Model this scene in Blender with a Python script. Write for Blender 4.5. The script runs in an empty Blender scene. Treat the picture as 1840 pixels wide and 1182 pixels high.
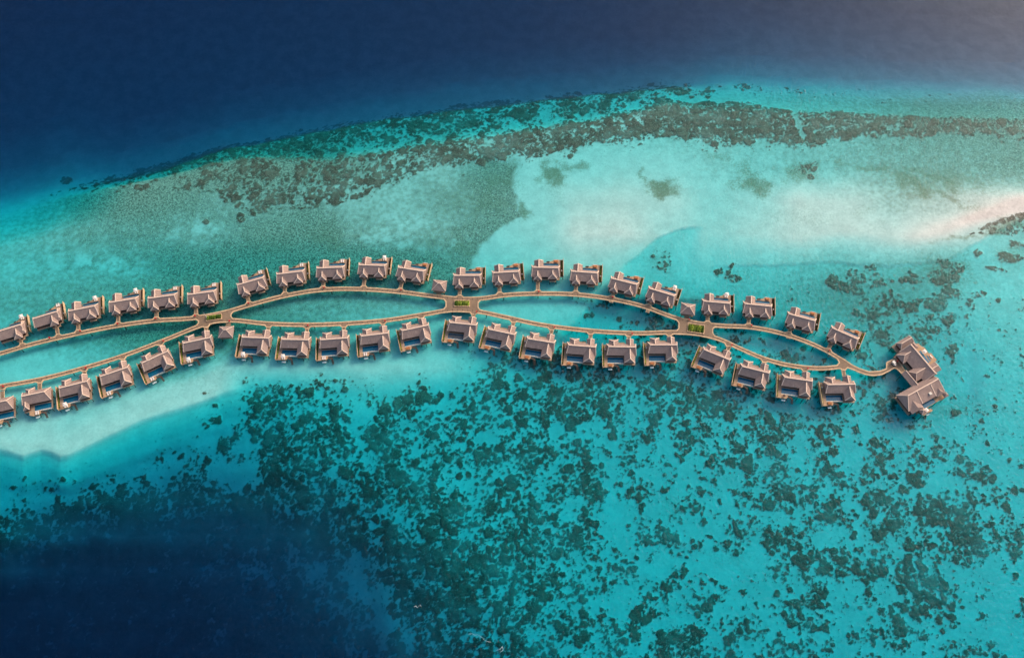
import bpy, math, random
import numpy as np
from mathutils import Vector, Matrix
from mathutils.geometry import tessellate_polygon
random.seed(7)
R = math.radians
S = bpy.context.scene
C = S.collection

# ------------------------------------------------------------------ camera
FPX, TH, H = 1700.0, R(27), 454.0
CT, ST = math.cos(TH), math.sin(TH)
def W(u, v, z=0.0):
    """a point of the survey (in photo pixels) at height z -> world metres"""
    x = (u-920)/FPX; y = (591-v)/FPX
    dx, dy, dz = x, y*CT+ST, y*ST-CT
    t = (z-H)/dz
    return Vector((dx*t, dy*t, z))
def UV(X, Y, Z):
    """world arrays -> photo pixels"""
    dz = Z-H
    yc = Y*CT+dz*ST; zc = -Y*ST+dz*CT
    return 920+FPX*X/(-zc), 591-FPX*yc/(-zc)
cam = bpy.data.cameras.new('camera'); co = bpy.data.objects.new('camera', cam); C.objects.link(co)
co.location = (0, 0, H); co.rotation_euler = (TH, 0, 0)
cam.sensor_width = 36; cam.lens = 36*FPX/1840; cam.clip_start = 1; cam.clip_end = 30000
S.camera = co

# ------------------------------------------------------------------ light
SUN_EL, SUN_AZ = R(36), R(50)          # azimuth measured from +Y (north) towards +X (east)
w = bpy.data.worlds.new('World'); S.world = w; w.use_nodes = True
nt = w.node_tree; nt.nodes.clear()
sky = nt.nodes.new('ShaderNodeTexSky'); sky.sky_type = 'NISHITA'; sky.sun_disc = False
sky.sun_elevation = SUN_EL; sky.sun_rotation = SUN_AZ; sky.air_density = 1.0; sky.dust_density = 4; sky.ozone_density = 1.0
bg = nt.nodes.new('ShaderNodeBackground'); bg.inputs['Strength'].default_value = 0.15
out = nt.nodes.new('ShaderNodeOutputWorld')
nt.links.new(sky.outputs[0], bg.inputs[0]); nt.links.new(bg.outputs[0], out.inputs[0])
sl = bpy.data.lights.new('sun', 'SUN'); sl.energy = 1.3; sl.angle = R(22); sl.color = (1.0, 0.83, 0.70)
so = bpy.data.objects.new('sun', sl); C.objects.link(so)
sd = Vector((math.sin(SUN_AZ)*math.cos(SUN_EL), math.cos(SUN_AZ)*math.cos(SUN_EL), math.sin(SUN_EL)))
so.rotation_euler = (-sd).to_track_quat('-Z', 'Y').to_euler(); so.location = (300, 500, 500)
S.view_settings.view_transform = 'Standard'; S.view_settings.look = 'None'
S.view_settings.exposure = 0.72; S.view_settings.gamma = 1
S.render.resolution_x = 1024; S.render.resolution_y = 657
S.render.engine = 'CYCLES'
S.cycles.transparent_max_bounces = 10; S.cycles.max_bounces = 4; S.cycles.diffuse_bounces = 2; S.cycles.glossy_bounces = 2; S.cycles.transmission_bounces = 2; S.cycles.volume_bounces = 0

# ------------------------------------------------------------------ material helpers
def lin(r, g, b):
    f = lambda c: ((c/255+0.055)/1.055)**2.4 if c > 10 else c/255/12.92
    return (f(r), f(g), f(b), 1)
class NT:
    def __init__(s, name):
        s.m = bpy.data.materials.new(name); s.m.use_nodes = True; s.t = s.m.node_tree; s.t.nodes.clear()
        s.out = s.n('ShaderNodeOutputMaterial')
    def n(s, t, **k):
        o = s.t.nodes.new(t)
        for a, b in k.items(): setattr(o, a, b)
        return o
    def l(s, a, b): s.t.links.new(a, b)
    def val(s, sock, v):
        if hasattr(v, 'links') or isinstance(v, bpy.types.NodeSocket): s.l(v, sock)
        else: sock.default_value = v
    def math(s, op, a, b=0.0, clamp=False):
        o = s.n('ShaderNodeMath', operation=op, use_clamp=clamp); s.val(o.inputs[0], a); s.val(o.inputs[1], b); return o.outputs[0]
    def noise(s, vec, scale, detail=3, rough=.55, dist=0):
        o = s.n('ShaderNodeTexNoise'); s.l(vec, o.inputs['Vector']); o.inputs['Scale'].default_value = scale
        o.inputs['Detail'].default_value = detail; o.inputs['Roughness'].default_value = rough; o.inputs['Distortion'].default_value = dist
        return o.outputs['Fac']
    def ramp(s, f, a, b, c0=0.0, c1=1.0, smooth=True):
        o = s.n('ShaderNodeMapRange'); o.interpolation_type = 'SMOOTHSTEP' if smooth else 'LINEAR'
        s.val(o.inputs[0], f); o.inputs[1].default_value = a; o.inputs[2].default_value = b
        o.inputs[3].default_value = c0; o.inputs[4].default_value = c1; return o.outputs[0]
    def mix(s, f, a, b, mode='MIX'):
        o = s.n('ShaderNodeMix', data_type='RGBA', blend_type=mode); s.val(o.inputs[0], f); s.val(o.inputs[6], a); s.val(o.inputs[7], b); return o.outputs[2]
    def coord(s, which='Object'):
        return s.n('ShaderNodeTexCoord').outputs[which]
    def attr(s, name):
        o = s.n('ShaderNodeAttribute'); o.attribute_name = name; return o.outputs['Fac']
    def scalevec(s, v, x, y, z, rot=0):
        o = s.n('ShaderNodeMapping'); s.l(v, o.inputs[0]); o.inputs['Scale'].default_value = (x, y, z); o.inputs['Rotation'].default_value = (0, 0, rot); return o.outputs[0]
def pbsdf(t, col, rough=.8, bump=None, bs=.3, bd=.1, spec=.3, sub=None):
    p = t.n('ShaderNodeBsdfPrincipled'); t.val(p.inputs['Base Color'], col); t.val(p.inputs['Roughness'], rough)
    p.inputs['Specular IOR Level'].default_value = spec
    if bump is not None:
        b = t.n('ShaderNodeBump'); b.inputs['Strength'].default_value = bs; b.inputs['Distance'].default_value = bd
        t.l(bump, b.inputs['Height']); t.l(b.outputs[0], p.inputs['Normal'])
    t.l(p.outputs[0], t.out.inputs['Surface']); return p
def simple(name, c, var=.25, scale=1.5, rough=.8, spec=.3):
    t = NT(name); v = t.coord(); n = t.noise(v, scale, 4)
    d = tuple(x*(1-var) for x in c[:3])+(1,); e = tuple(min(1, x*(1+var)) for x in c[:3])+(1,)
    pbsdf(t, t.mix(t.ramp(n, .3, .7), d, e), rough, n, .3, .05, spec); return t.m

M = {}
def roof_mat():
    t = NT('thatch_shingle'); v0 = t.coord(); oi = t.n('ShaderNodeObjectInfo').outputs['Random']
    cb = t.n('ShaderNodeCombineXYZ'); t.l(t.math('MULTIPLY', oi, 90.0), cb.inputs[0]); va_ = t.n('ShaderNodeVectorMath', operation='ADD'); t.l(v0, va_.inputs[0]); t.l(cb.outputs[0], va_.inputs[1]); v = va_.outputs[0]
    big = t.noise(v, .35, 3); fine = t.noise(t.scalevec(v, 1, 1, 2.6), 2.6, 4, .7)
    wv = t.n('ShaderNodeTexWave'); wv.bands_direction = 'Z'; t.l(v, wv.inputs[0]); wv.inputs['Scale'].default_value = 1.0
    wv.inputs['Distortion'].default_value = 1.5; wv.inputs['Detail'].default_value = 2; wv.inputs['Detail Scale'].default_value = 2
    c = t.mix(t.ramp(fine, .3, .72), lin(138, 114, 102), lin(182, 154, 138))
    c = t.mix(t.ramp(big, .35, .7, 0, .5), c, lin(128, 108, 100)); c = t.mix(t.ramp(t.noise(v, .8, 3), .58, .75, 0, .5), c, lin(196, 174, 160))
    c = t.mix(t.math('MULTIPLY', wv.outputs['Fac'], .16), c, lin(70, 60, 58))
    c = t.mix(t.math('MULTIPLY', oi, .40), c, lin(128, 112, 106))
    pbsdf(t, c, .9, t.math('ADD', fine, wv.outputs['Fac']), .5, .08, .15); return t.m
M['roof'] = roof_mat()
M['ridge'] = simple('ridge_thatch', lin(216, 186, 162), .12, 2, .9, .1)
def wood(name, a, b, sx=6.5, rot=0):
    t = NT(name); v = t.coord(); g = t.noise(t.scalevec(v, .6, 9, 1, rot), 1.2, 3, .6); big = t.noise(v, .25, 3)
    wv = t.n('ShaderNodeTexWave'); wv.bands_direction = 'X'; t.l(v, wv.inputs[0]); wv.inputs['Scale'].default_value = sx/6.28; wv.inputs['Distortion'].default_value = .4
    c = t.mix(t.ramp(g, .3, .7), a, b); c = t.mix(t.ramp(big, .35, .7, 0, .35), c, tuple(x*.7 for x in a[:3])+(1,))
    c = t.mix(t.ramp(wv.outputs['Fac'], .0, .25, .35, 0), c, tuple(x*.35 for x in a[:3])+(1,))
    pbsdf(t, c, .75, wv.outputs['Fac'], .4, .03); return t.m
M['deck'] = wood('weathered_deck', lin(142, 118, 94), lin(182, 152, 124))
M['deck2'] = wood('teak_deck', lin(160, 124, 90), lin(200, 162, 124))
M['walk'] = wood('walkway_boards', lin(118, 95, 74), lin(146, 121, 95), 4.0)
M['trim'] = simple('edge_timber', lin(194, 160, 122), .2, .6, .75)
M['wall'] = simple('dark_timber_wall', lin(74, 48, 42), .3, 1.2, .7)
M['walltan'] = simple('screen_timber', lin(196, 160, 122), .15, 1, .7)
M['pile'] = simple('pile_timber', lin(84, 68, 56), .3, 2, .85)
M['glass'] = simple('window_glass', lin(28, 34, 40), .2, 1, .08, .6)
M['tile'] = simple('pool_tile', lin(12, 84, 108), .25, 1.2, .35)
M['white'] = simple('white_canvas', lin(226, 210, 194), .05, 2, .8)
M['cushion'] = simple('cream_cushion', lin(226, 212, 196), .06, 3, .85)
M['brown'] = simple('brown_wicker', lin(166, 104, 62), .2, 3, .8)
M['stone'] = simple('pale_stone', lin(206, 194, 176), .1, 1, .8)
M['soil'] = simple('planter_soil_and_strip_shade', lin(66, 42, 34), .35, 2.5, .95)  # soil brown; on the villa deck strips it also carries painted shade
M['red'] = simple('red_paint', lin(186, 32, 34), .1, 3, .4)
M['net'] = simple('pale_platform', lin(186, 196, 192), .1, 4, .7)
M['metal'] = simple('white_metal', lin(210, 210, 208), .05, 3, .35)
M['black'] = simple('black_rubber', lin(26, 26, 26), .2, 3, .8)
M['cover'] = wood('pool_cover_slats', lin(92, 92, 90), lin(120, 120, 118), 8)
def leafm():
    t = NT('leaves'); v = t.coord(); n = t.noise(v, 1.1, 3)
    c = t.mix(t.ramp(t.math('ADD', t.math('MULTIPLY', n, .5), t.math('MULTIPLY', t.n('ShaderNodeObjectInfo').outputs['Random'], .5)), .25, .75), lin(70, 104, 30), lin(190, 200, 74)); pbsdf(t, c, .6); return t.m
M['leaf'] = leafm()
def poolm():
    t = NT('pool_water'); v = t.coord(); n = t.noise(v, 1.8, 3)
    p = pbsdf(t, t.mix(t.ramp(n, .35, .7), lin(8, 84, 108), lin(14, 104, 128)), .15, n, .15, .05, .5); return t.m
M['pool'] = poolm()
def foamm():
    return simple('foam', lin(225, 225, 222), .1, 2, .6)
M['foam'] = foamm()

# ------------------------------------------------------------------ mesh helpers
class MB:
    def __init__(s): s.v = []; s.f = []
    def add(s, vs, fs):
        o = len(s.v); s.v += [tuple(p) for p in vs]; s.f += [tuple(i+o for i in f) for f in fs]; return s
    def box(s, x0, x1, y0, y1, z0, z1):
        return s.add([(x0,y0,z0),(x1,y0,z0),(x1,y1,z0),(x0,y1,z0),(x0,y0,z1),(x1,y0,z1),(x1,y1,z1),(x0,y1,z1)],
                     [(0,3,2,1),(4,5,6,7),(0,1,5,4),(1,2,6,5),(2,3,7,6),(3,0,4,7)])
    def prism(s, pts, z0, z1):
        n = len(pts)
        a = sum(pts[i][0]*pts[(i+1)%n][1]-pts[(i+1)%n][0]*pts[i][1] for i in range(n))
        if a < 0: pts = pts[::-1]
        tri = tessellate_polygon([[Vector((p[0], p[1], 0)) for p in pts]])
        vs = [(p[0], p[1], z0) for p in pts]+[(p[0], p[1], z1) for p in pts]; fs = []
        for a_, b_, c_ in tri:
            A, B, D = pts[a_], pts[b_], pts[c_]
            if (B[0]-A[0])*(D[1]-A[1])-(B[1]-A[1])*(D[0]-A[0]) < 0: b_, c_ = c_, b_
            fs += [(a_+n, b_+n, c_+n), (c_, b_, a_)]
        for i in range(n): j = (i+1) % n; fs.append((i, j, j+n, i+n))
        return s.add(vs, fs)
    def beam(s, p, q, wd, ht):
        p, q = Vector(p), Vector(q); d = (q-p).normalized()
        up = Vector((0, 0, 1)) if abs(d.z) < .95 else Vector((0, 1, 0))
        a = d.cross(up).normalized()*wd/2; b = a.cross(d).normalized()*ht/2
        vs = [p-a-b, p+a-b, p+a+b, p-a+b, q-a-b, q+a-b, q+a+b, q-a+b]
        return s.add(vs, [(0,1,2,3),(7,6,5,4),(0,4,5,1),(1,5,6,2),(2,6,7,3),(3,7,4,0)])
    def cyl(s, x, y, z0, z1, r, n=8, r1=None):
        r1 = r if r1 is None else r1
        vs = [(x+r*math.cos(6.2832*i/n), y+r*math.sin(6.2832*i/n), z0) for i in range(n)]
        vs += [(x+r1*math.cos(6.2832*i/n), y+r1*math.sin(6.2832*i/n), z1) for i in range(n)]
        return s.add(vs, [tuple(range(n))[::-1], tuple(range(n, 2*n))]+[(i, (i+1) % n, (i+1) % n+n, i+n) for i in range(n)])
    def roof(s, x0, x1, y0, y1, ze, zr, axis='x', off=0.0, h0=0.0, h1=0.0, caps=None, capw=.55, capend=True):
        """hip / gable roof. axis = direction of the ridge, off = ridge offset from the middle line, h0/h1 = hip insets"""
        T = .28
        if axis == 'x':
            ym = (y0+y1)/2+off; A, B = (x0+h0, ym, zr), (x1-h1, ym, zr)
            e = [(x0,y0),(x1,y0),(x1,y1),(x0,y1)]
            top = [(0,1,5+4,4+4),(1,2,9),(2,3,8,9),(3,0,8)]
        else:
            xm = (x0+x1)/2+off; A, B = (xm, y0+h0, zr), (xm, y1-h1, zr)
            e = [(x1,y0),(x1,y1),(x0,y1),(x0,y0)]
            top = [(0,1,9,8),(1,2,9),(2,3,8,9),(3,0,8)]
        # slightly swept eaves
        vs = [(p[0], p[1], ze) for p in e]+[(p[0], p[1], ze-T) for p in e]+[A, B]
        fs = top+[(7,6,5,4),(0,4,5,1),(1,5,6,2),(2,6,7,3),(3,7,4,0)]
        s.add(vs, fs)
        if caps is not None:
            u = Vector((0, 0, .06))
            caps.beam(Vector(A)+u, Vector(B)+u, capw, .22)
            for (E, P, h) in ((A, (3, 0), h0), (B, (1, 2), h1)):
                if h > .01:
                    for i in P: caps.beam(Vector(E)+u, Vector(vs[i])+u, capw*.7, .16)
        return s
    def build(s, name, mat, parent=None, smooth=False, loc=None):
        me = bpy.data.meshes.new(name); me.from_pydata([tuple(p) for p in s.v], [], s.f); me.update()
        me.materials.append(mat)
        if smooth: me.shade_smooth()
        o = bpy.data.objects.new(name, me); C.objects.link(o)
        if parent: o.parent = parent
        if loc: o.location = loc
        return o
def tag(o, label=None, cat=None, group=None, kind=None):
    if label: o['label'] = label
    if cat: o['category'] = cat
    if group: o['group'] = group
    if kind: o['kind'] = kind
    return o
def empty(name, loc=(0, 0, 0), rz=0):
    o = bpy.data.objects.new(name, None); C.objects.link(o); o.location = loc; o.rotation_euler = (0, 0, rz); o.empty_display_size = .5; return o
KIDS = {}
def kids(o): return [c for c in bpy.data.objects if c.parent == o]
def copy_tree(o, parent=None, km=None):
    c = o.copy(); C.objects.link(c); c.parent = parent
    for ch in (KIDS.get(o.name) if o.name in KIDS else kids(o)): copy_tree(ch, c)
    return c
def cachekids(o):
    KIDS[o.name] = kids(o)
    for k in KIDS[o.name]: cachekids(k)

ORD = ['first','second','third','fourth','fifth','sixth','seventh','eighth','ninth','tenth','eleventh','twelfth','thirteenth','fourteenth','fifteenth','sixteenth','seventeenth','eighteenth','nineteenth','twentieth','twenty-first','twenty-second']
DZ = 2.2     # height of the decks above the water
RZ, EZ = 7.4, 4.6

def leafball(mb, cx, cy, z0, rx, ry, h, n, s=.3):
    for _ in range(n):
        a = random.uniform(0, 6.283); r = math.sqrt(random.random()); t = random.random()
        x = cx+rx*r*math.cos(a)*(1-.4*t); y = cy+ry*r*math.sin(a)*(1-.4*t); z = z0+h*t*(1.05-.5*r)
        d = Vector((random.uniform(-1, 1), random.uniform(-1, 1), random.uniform(.1, 1))).normalized()
        e = d.orthogonal().normalized(); g = d.cross(e); k = s*random.uniform(.6, 1.3); p = Vector((x, y, z))
        mb.add([p-e*k, p-g*k*.5, p+e*k, p+g*k*.5], [(0, 1, 2, 3)])

# ------------------------------------------------------------------ villas
def piles(root, pts, z0=-4.0, z1=DZ-.25, r=.17):
    for x, y in pts: MB().cyl(x, y, z0, z1, r, 7).build('pile', M['pile'], root)
def steps_mb(mb, x, y, dx, dy, n, wd, z0, rise=.3, run=.42):
    for i in range(n):
        px, py = x+dx*run*i, y+dy*run*i; z = z0-rise*i
        a = run/2+.02
        if abs(dx) > abs(dy): mb.box(px-a, px+a, py-wd/2, py+wd/2, z-.1-.002*i, z)
        else: mb.box(px-wd/2, px+wd/2, py-a, py+a, z-.1-.002*i, z)
    return mb
def make_pool(root, x0, x1, y0, y1, rim=.35, cover=False):
    f = MB(); d = DZ-1.3
    f.box(x0, x1, y0, y1, d-.2, d)
    f.box(x0-.08, x0, y0-.08, y1+.08, d, DZ-.02); f.box(x1, x1+.08, y0-.08, y1+.08, d, DZ-.02)
    f.box(x0, x1, y0-.08, y0, d, DZ-.02); f.box(x0, x1, y1, y1+.08, d, DZ-.02)
    p = f.build('pool', M['tile'], root)
    MB().box(x0+.01, x1-.01, y0+.01, y1-.01, d+.02, DZ-.28).build('pool_water', M['pool'], p)
    if cover:
        c = MB()
        n = 16
        for i in range(n):
            a = x0+.3+(x1-x0-.6)*i/n; c.box(a, a+(x1-x0-.6)/n*.8, y0+.35, y1-.35, DZ-.26, DZ-.16)
        c.build('pool_cover', M['cover'], p)
    return p

def make_A(name, v2=False):
    root = empty(name)
    roof, caps = MB(), MB()
    roof.roof(-7.6, 8.0, -4.3, 3.0, EZ, RZ, 'x', .65, .7, 1.0, caps)
    if not v2:
        roof.roof(-6.1, -1.0, .6, 5.9, EZ+.05, RZ-.5, 'y', 0, 0, .5, caps)
        roof.roof(-6.3, -1.9, -6.2, -1.6, EZ-.12, 6.4, 'y', 0, 1.5, 0, caps, .5)
        roof.roof(1.6, 6.7, -5.6, -1.0, EZ+.02, 6.6, 'y', 0, 2.1, 0, caps, .5)
    else:
        roof.roof(1.2, 6.0, -6.6, -1.0, EZ+.02, 6.7, 'y', 0, 2.0, 0, caps, .5)
        roof.roof(5.8, 8.3, -3.4, 3.6, EZ-.1, 5.9, 'y', 0, .6, .6, caps, .5)
    ro = roof.build('roof', M['roof'], root); caps.build('ridge_cap', M['ridge'], ro)
    wl = MB()
    wl.box(-7.0, 7.2, -3.9, 2.4, DZ, EZ-.25)
    if not v2:
        wl.box(-5.6, -1.5, 2.4, 5.4, DZ, EZ-.3); wl.box(-5.8, -2.4, -5.6, -3.9, DZ, EZ-.45); wl.box(2.2, 6.2, -5.0, -3.9, DZ, EZ-.3)
    else: wl.box(1.7, 5.5, -5.9, -3.9, DZ, EZ-.3)
    wo = wl.build('wall', M['wall'], root)
    ex = -3.9 if not v2 else 3.6
    ey = -5.6 if not v2 else -5.9
    d = MB().box(ex-.55, ex+.55, ey-.07, ey-.003, DZ+.02, DZ+2.0).build('door', M['walltan'], root)
    for xx in (-1.4, -.2, 1.0):
        MB().box(xx-.5, xx+.5, -3.96, -3.903, DZ+.3, EZ-.45).build('window', M['glass'], root)
    MB().box(-.5, 6.8, 2.403, 2.46, DZ+.1, EZ-.4).build('window', M['glass'], root)
    dk = MB()
    dk.box(-7.2, 8.1, -4.9, 2.6, DZ-.3, DZ)
    if not v2:
        dk.box(-5.9, -1.4, 2.6, 5.6, DZ-.3, DZ-.003); dk.box(-6.1, -1.9, -6.0, -4.9, DZ-.3, DZ-.003); dk.box(2.4, 6.0, -6.0, -4.9, DZ-.3, DZ-.003)
    else: dk.box(1.4, 6.2, -6.7, -4.9, DZ-.3, DZ-.003)
    dk.box(7.4, 8.1, 2.6, 8.2, DZ-.3, DZ-.004)
    dk.prism([(8.1,-2.8),(10.1,-2.8),(10.1,8.2),(8.1,8.2)], DZ-.3, DZ-.002)
    dk.box(-1.1, 7.4, 2.6, 2.85, DZ-.3, DZ-.005); dk.box(-1.3, 7.4, 5.75, 6.05, DZ-.3, DZ-.005)
    dk.build('deck', M['deck'], root)
    sd_ = MB().prism([(4.0,6.05),(7.4,6.05),(7.4,8.3),(4.6,8.1),(4.0,7.4),(2.4,6.9),(2.6,6.3)], DZ-.3, DZ-.01).build('sun_deck', M['deck2'], root)
    make_pool(root, -.9, 7.2, 2.93, 5.67)
    sc = MB().box(9.85, 10.12, -2.85, 8.25, DZ-.8, DZ+1.6).build('privacy_screen', M['walltan'], root)
    b = MB().box(8.55, 9.8, -2.5, 8.0, DZ-.002, DZ+.12).build('planting_and_shade_strip', M['soil'], root)  # dark strip: planting, plus the screen's shade on the deck put into its colour
    lf = MB()
    for k in range(20): leafball(lf, 9.2+random.uniform(-.15,.15), -2.1+k*.5, DZ+.08, .34, .34, random.choice((.15,.3,.6)), 16, .16)
    lf.build('plants', M['leaf'], b)
    MB().cyl(9.2, 0.9, DZ+.12, DZ+.75, .42, 12).build('tub', M['stone'], root)
    MB().box(4.9, 7.0, 8.3, 9.1, DZ-1.2, DZ-1.05).build('swim_platform', M['net'], root)
    st = MB(); steps_mb(st, 2.2, 6.8, -1, .25, 4, 1.1, DZ-.15); st.build('steps', M['pile'], root)
    L = 6.2
    eb = MB(); eb.box(ex-.75, ex+.75, ey-L, ey-.4, DZ-.3, DZ-.035); eb.build('entrance_bridge', M['walk'], root)
    tr = MB(); tr.box(ex-1.0, ex-.75, ey-L, ey-.4, DZ-.32, DZ-.03); tr.box(ex+.75, ex+1.0, ey-L, ey-.4, DZ-.32, DZ-.03); tr.build('edge_beam', M['trim'], root)
    piles(root, [(-6.8,-4.4),(-2,-4.5),(2.6,-5.4),(6,-5.4),(7.7,-2.6),(9.9,-2.4),(9.9,2.5),(9.9,7.8),(7.2,7.9),(4.6,7.6),(2.4,5.9),(-1.5,5.3),(-5.6,5.2),(-6.8,0)] )
    return root
def make_B(name, v2=False, cover=False):
    root = empty(name); roof, caps = MB(), MB()
    m = -1 if v2 else 1
    def X(a, b): return (a, b) if m == 1 else (-b, -a)
    if not v2:
        roof.roof(-7.9, 7.6, -3.7, 3.1, EZ, RZ, 'x', .3, .9, .5, caps)
        roof.roof(1.2, 6.8, -7.9, -1.0, EZ+.04, RZ-.45, 'y', .2, 1.3, 0, caps)
        roof.roof(-6.6, -1.6, 1.0, 5.5, EZ+.06, 6.5, 'y', 0, 0, 2.1, caps, .5)
        roof.roof(2.4, 6.6, .8, 5.6, EZ-.1, 6.2, 'y', 0, 0, .15, caps, .5)
        wl = MB().box(-7.2, 7.0, -3.2, 2.5, DZ, EZ-.25)
        wl.box(1.8, 6.2, -7.3, -3.2, DZ, EZ-.3); wl.box(-6.0, -2.2, 2.5, 4.9, DZ, EZ-.3); wl.box(2.9, 6.1, 2.5, 4.6, DZ, EZ-.45)
        wl.build('wall', M['wall'], root)
        ex, ey = 4.4, 4.6
        px0, px1, py0, py1 = -7.3, 1.0, -6.7, -3.95
    else:
        roof.roof(-7.0, 7.4, -3.7, 3.6, EZ, RZ, 'x', .3, .8, 2.4, caps)
        roof.roof(-6.6, -3.6, -6.6, -2.6, EZ-.1, 5.9, 'y', 0, 1.4, 0, caps, .5)
        roof.roof(-5.4, -.6, 1.0, 5.3, EZ+.06, 6.3, 'y', 0, 0, 2.1, caps, .5)
        wl = MB().box(-6.4, 6.6, -3.2, 3.0, DZ, EZ-.25); wl.box(-6.2, -4.0, -6.1, -3.2, DZ, EZ-.4); wl.box(-4.8, -1.2, 3.0, 4.8, DZ, EZ-.3)
        wl.build('wall', M['wall'], root)
        ex, ey = .7, 3.1
        px0, px1, py0, py1 = -1.9, 6.4, -6.7, -3.95
    ro = bpy.data.objects.get('roof')
    ro = roof.build('roof', M['roof'], root); caps.build('ridge_cap', M['ridge'], ro)
    MB().box(ex-.55, ex+.55, ey+.003, ey+.07, DZ+.02, DZ+1.95).build('door', M['walltan'], root)
    for xx in (px0+1.2, px0+3.2, px0+5.2, px0+7.0):
        MB().box(xx-.85, xx+.85, -3.26, -3.203, DZ+.1, EZ-.4).build('window', M['glass'], root)
    MB().box(-1.4, 2.2, (2.503 if not v2 else 3.003), (2.56 if not v2 else 3.06), DZ+.6, EZ-.5).build('window', M['glass'], root)
    dk = MB()
    if not v2:
        dk.box(-7.6, 7.5, -3.87, 3.4, DZ-.3, DZ); dk.box(1.08, 7.1, -8.1, -3.87, DZ-.3, DZ-.003)
        dk.box(-9.0, -7.38, -6.9, -3.87, DZ-.3, DZ-.004)
        dk.prism([(-10.2,-9.6),(-9.0,-9.6),(-9.0,3.6),(-10.2,3.6)], DZ-.3, DZ-.002)
        dk.box(-9.0, -7.6, -3.87, 3.6, DZ-.3, DZ-.001)
        dk.box(-6.3, 2.0, 3.4, 5.1, DZ-.3, DZ-.005)
        sx = 0
    else:
        dk.box(-7.1, 7.3, -3.87, 3.9, DZ-.3, DZ); dk.box(-7.1, -1.98, -7.0, -3.87, DZ-.3, DZ-.003)
        dk.box(6.48, 7.3, -7.1, -3.87, DZ-.3, DZ-.004)
        sx = 3.6
    dk.build('deck', M['deck'], root)
    MB().box(px0-.1, px1+(.9 if not v2 else .5), py0-.55, py0-.08, DZ-1.2, DZ-.1).build('pool_edge', M['stone'], root)
    x0 = -9.0+sx
    sp = [(x0, -6.9), (px0+4.6 if not v2 else px0+3.4, -6.9), (px0+4.6 if not v2 else px0+3.4, -8.3), (px0+3.0+sx*.3, -9.5), (x0, -9.6)]
    if not v2: sp = [(-9.0,-6.9),(-7.4,-6.9),(-7.4,-7.3),(-4.0,-7.3),(-4.0,-8.6),(-4.7,-9.5),(-9.0,-9.6)]
    else: sp = [(-4.6,-7.0),(-2.0,-7.0),(-2.0,-7.3),(1.0,-7.3),(1.0,-8.6),(.3,-9.6),(-2.6,-9.6),(-4.6,-8.8)]
    MB().prism(sp, DZ-.3, DZ-.01).build('sun_deck', M['deck2'], root)
    make_pool(root, px0, px1, py0, py1, cover=cover)
    if not v2:
        MB().box(-10.22, -9.95, -9.65, 3.65, DZ-.8, DZ+1.6).build('privacy_screen', M['walltan'], root)
        b = MB().box(-9.9, -9.1, -9.0, 3.2, DZ-.001, DZ+.12).build('planting_and_shade_strip', M['soil'], root)  # dark brown strip: plants, with the shade on this side of the deck painted in
        lf = MB()
        for k in range(22): leafball(lf, -9.5+random.uniform(-.1,.1), -8.6+k*.53, DZ+.1, .3, .35, .6, 26, .14)
        lf.build('plants', M['leaf'], b)
        MB().cyl(-8.5, 0.6, DZ, DZ+.65, .42, 12).build('tub', M['stone'], root)
    ax = -4.0 if not v2 else 1.0
    st = MB().prism([(ax,-7.7),(ax+1.6,-8.0),(ax+2.7,-8.6),(ax+2.6,-9.5),(ax+1.2,-9.0),(ax,-8.7)], DZ-.45, DZ-.3)
    steps_mb(st, ax+2.3, -9.5, 0.15, -1, 5, 1.1, DZ-.5); st.build('steps', M['pile'], root)
    MB().box(ax-3.0, ax-1.0, -10.6, -9.75, DZ-1.2, DZ-1.05).build('swim_platform', M['net'], root)
    L = 6.0
    MB().box(ex-.75, ex+.75, ey+.3, ey+L, DZ-.3, DZ-.035).build('entrance_bridge', M['walk'], root)
    tr = MB(); tr.box(ex-1.0, ex-.75, ey+.3, ey+L, DZ-.32, DZ-.03); tr.box(ex+.75, ex+1.0, ey+.3, ey+L, DZ-.32, DZ-.03); tr.build('edge_beam', M['trim'], root)
    pl = [(-7,-3.4),(-7,3),(-2,3.2),(6.9,3.1),(7.2,-.5),(6.8,-4),(6.7,-7.8),(4,-8.3),(1.4,-7.4)]
    pl += [(-9.9,3.2),(-9.9,-1),(-9.9,-5),(-9.8,-9.3),(-4.3,-9.3)] if not v2 else [(-6.8,-6.8),(-2,-9.3),(.4,-9.3)]
    piles(root, pl); return root

A_LIST = [(15,590,17,'U',2),(80,566.5,17,'L',2),(146,554.4,11,'U',1),(219,540,9,'U',1),(289,533,7.5,'L',1),(360,526.5,7.5,'L',1),
 (449,505.5,16,'L',1),(520,490,7,'L',1),(592,481,2,'L',1),(667.5,476.5,-2,'U',1),(737.5,483.7,-9,'D',1),(838.7,495,0,'D',1),
 (908.7,489,3,'D',1),(980,480.7,-1,'D',1),(1050,489,-4,'D',1),(1121,505.5,-14,'D',1),(1188.7,524.5,-17,'U',1),(1288,543,-5,'U',1),
 (1362.5,548,-6,'D',1),(1441,570,-15,'D',1),(1518,599,-24,'D',1)]
B_LIST = [(-7,724,12,'N',2),(61,708,12,'L',2),(131,691,14,'U',1),(204.5,668,18.9,'L',1),(278,641.5,25,'L',1),(353,611.5,12,'U',1),
 (458.7,606.5,-2,'U',1),(530,610,-1,'U',1),(600,608.7,4,'L',1),(673,601,6.7,'L',1),(746,589,12,'D',1),(831.5,581.5,-6,'D',3),
 (901,596,-12,'D',1),(972,612,-9,'D',1),(1046,621.5,-4.5,'D',1),(1118,623,-1,'D',1),(1192.5,619.5,0,'D',1),(1288,637,-22,'D',1),
 (1358,664,-14,'D',1),(1435,681,-8,'T',1),(1512,690.5,1,'D',1)]
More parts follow.
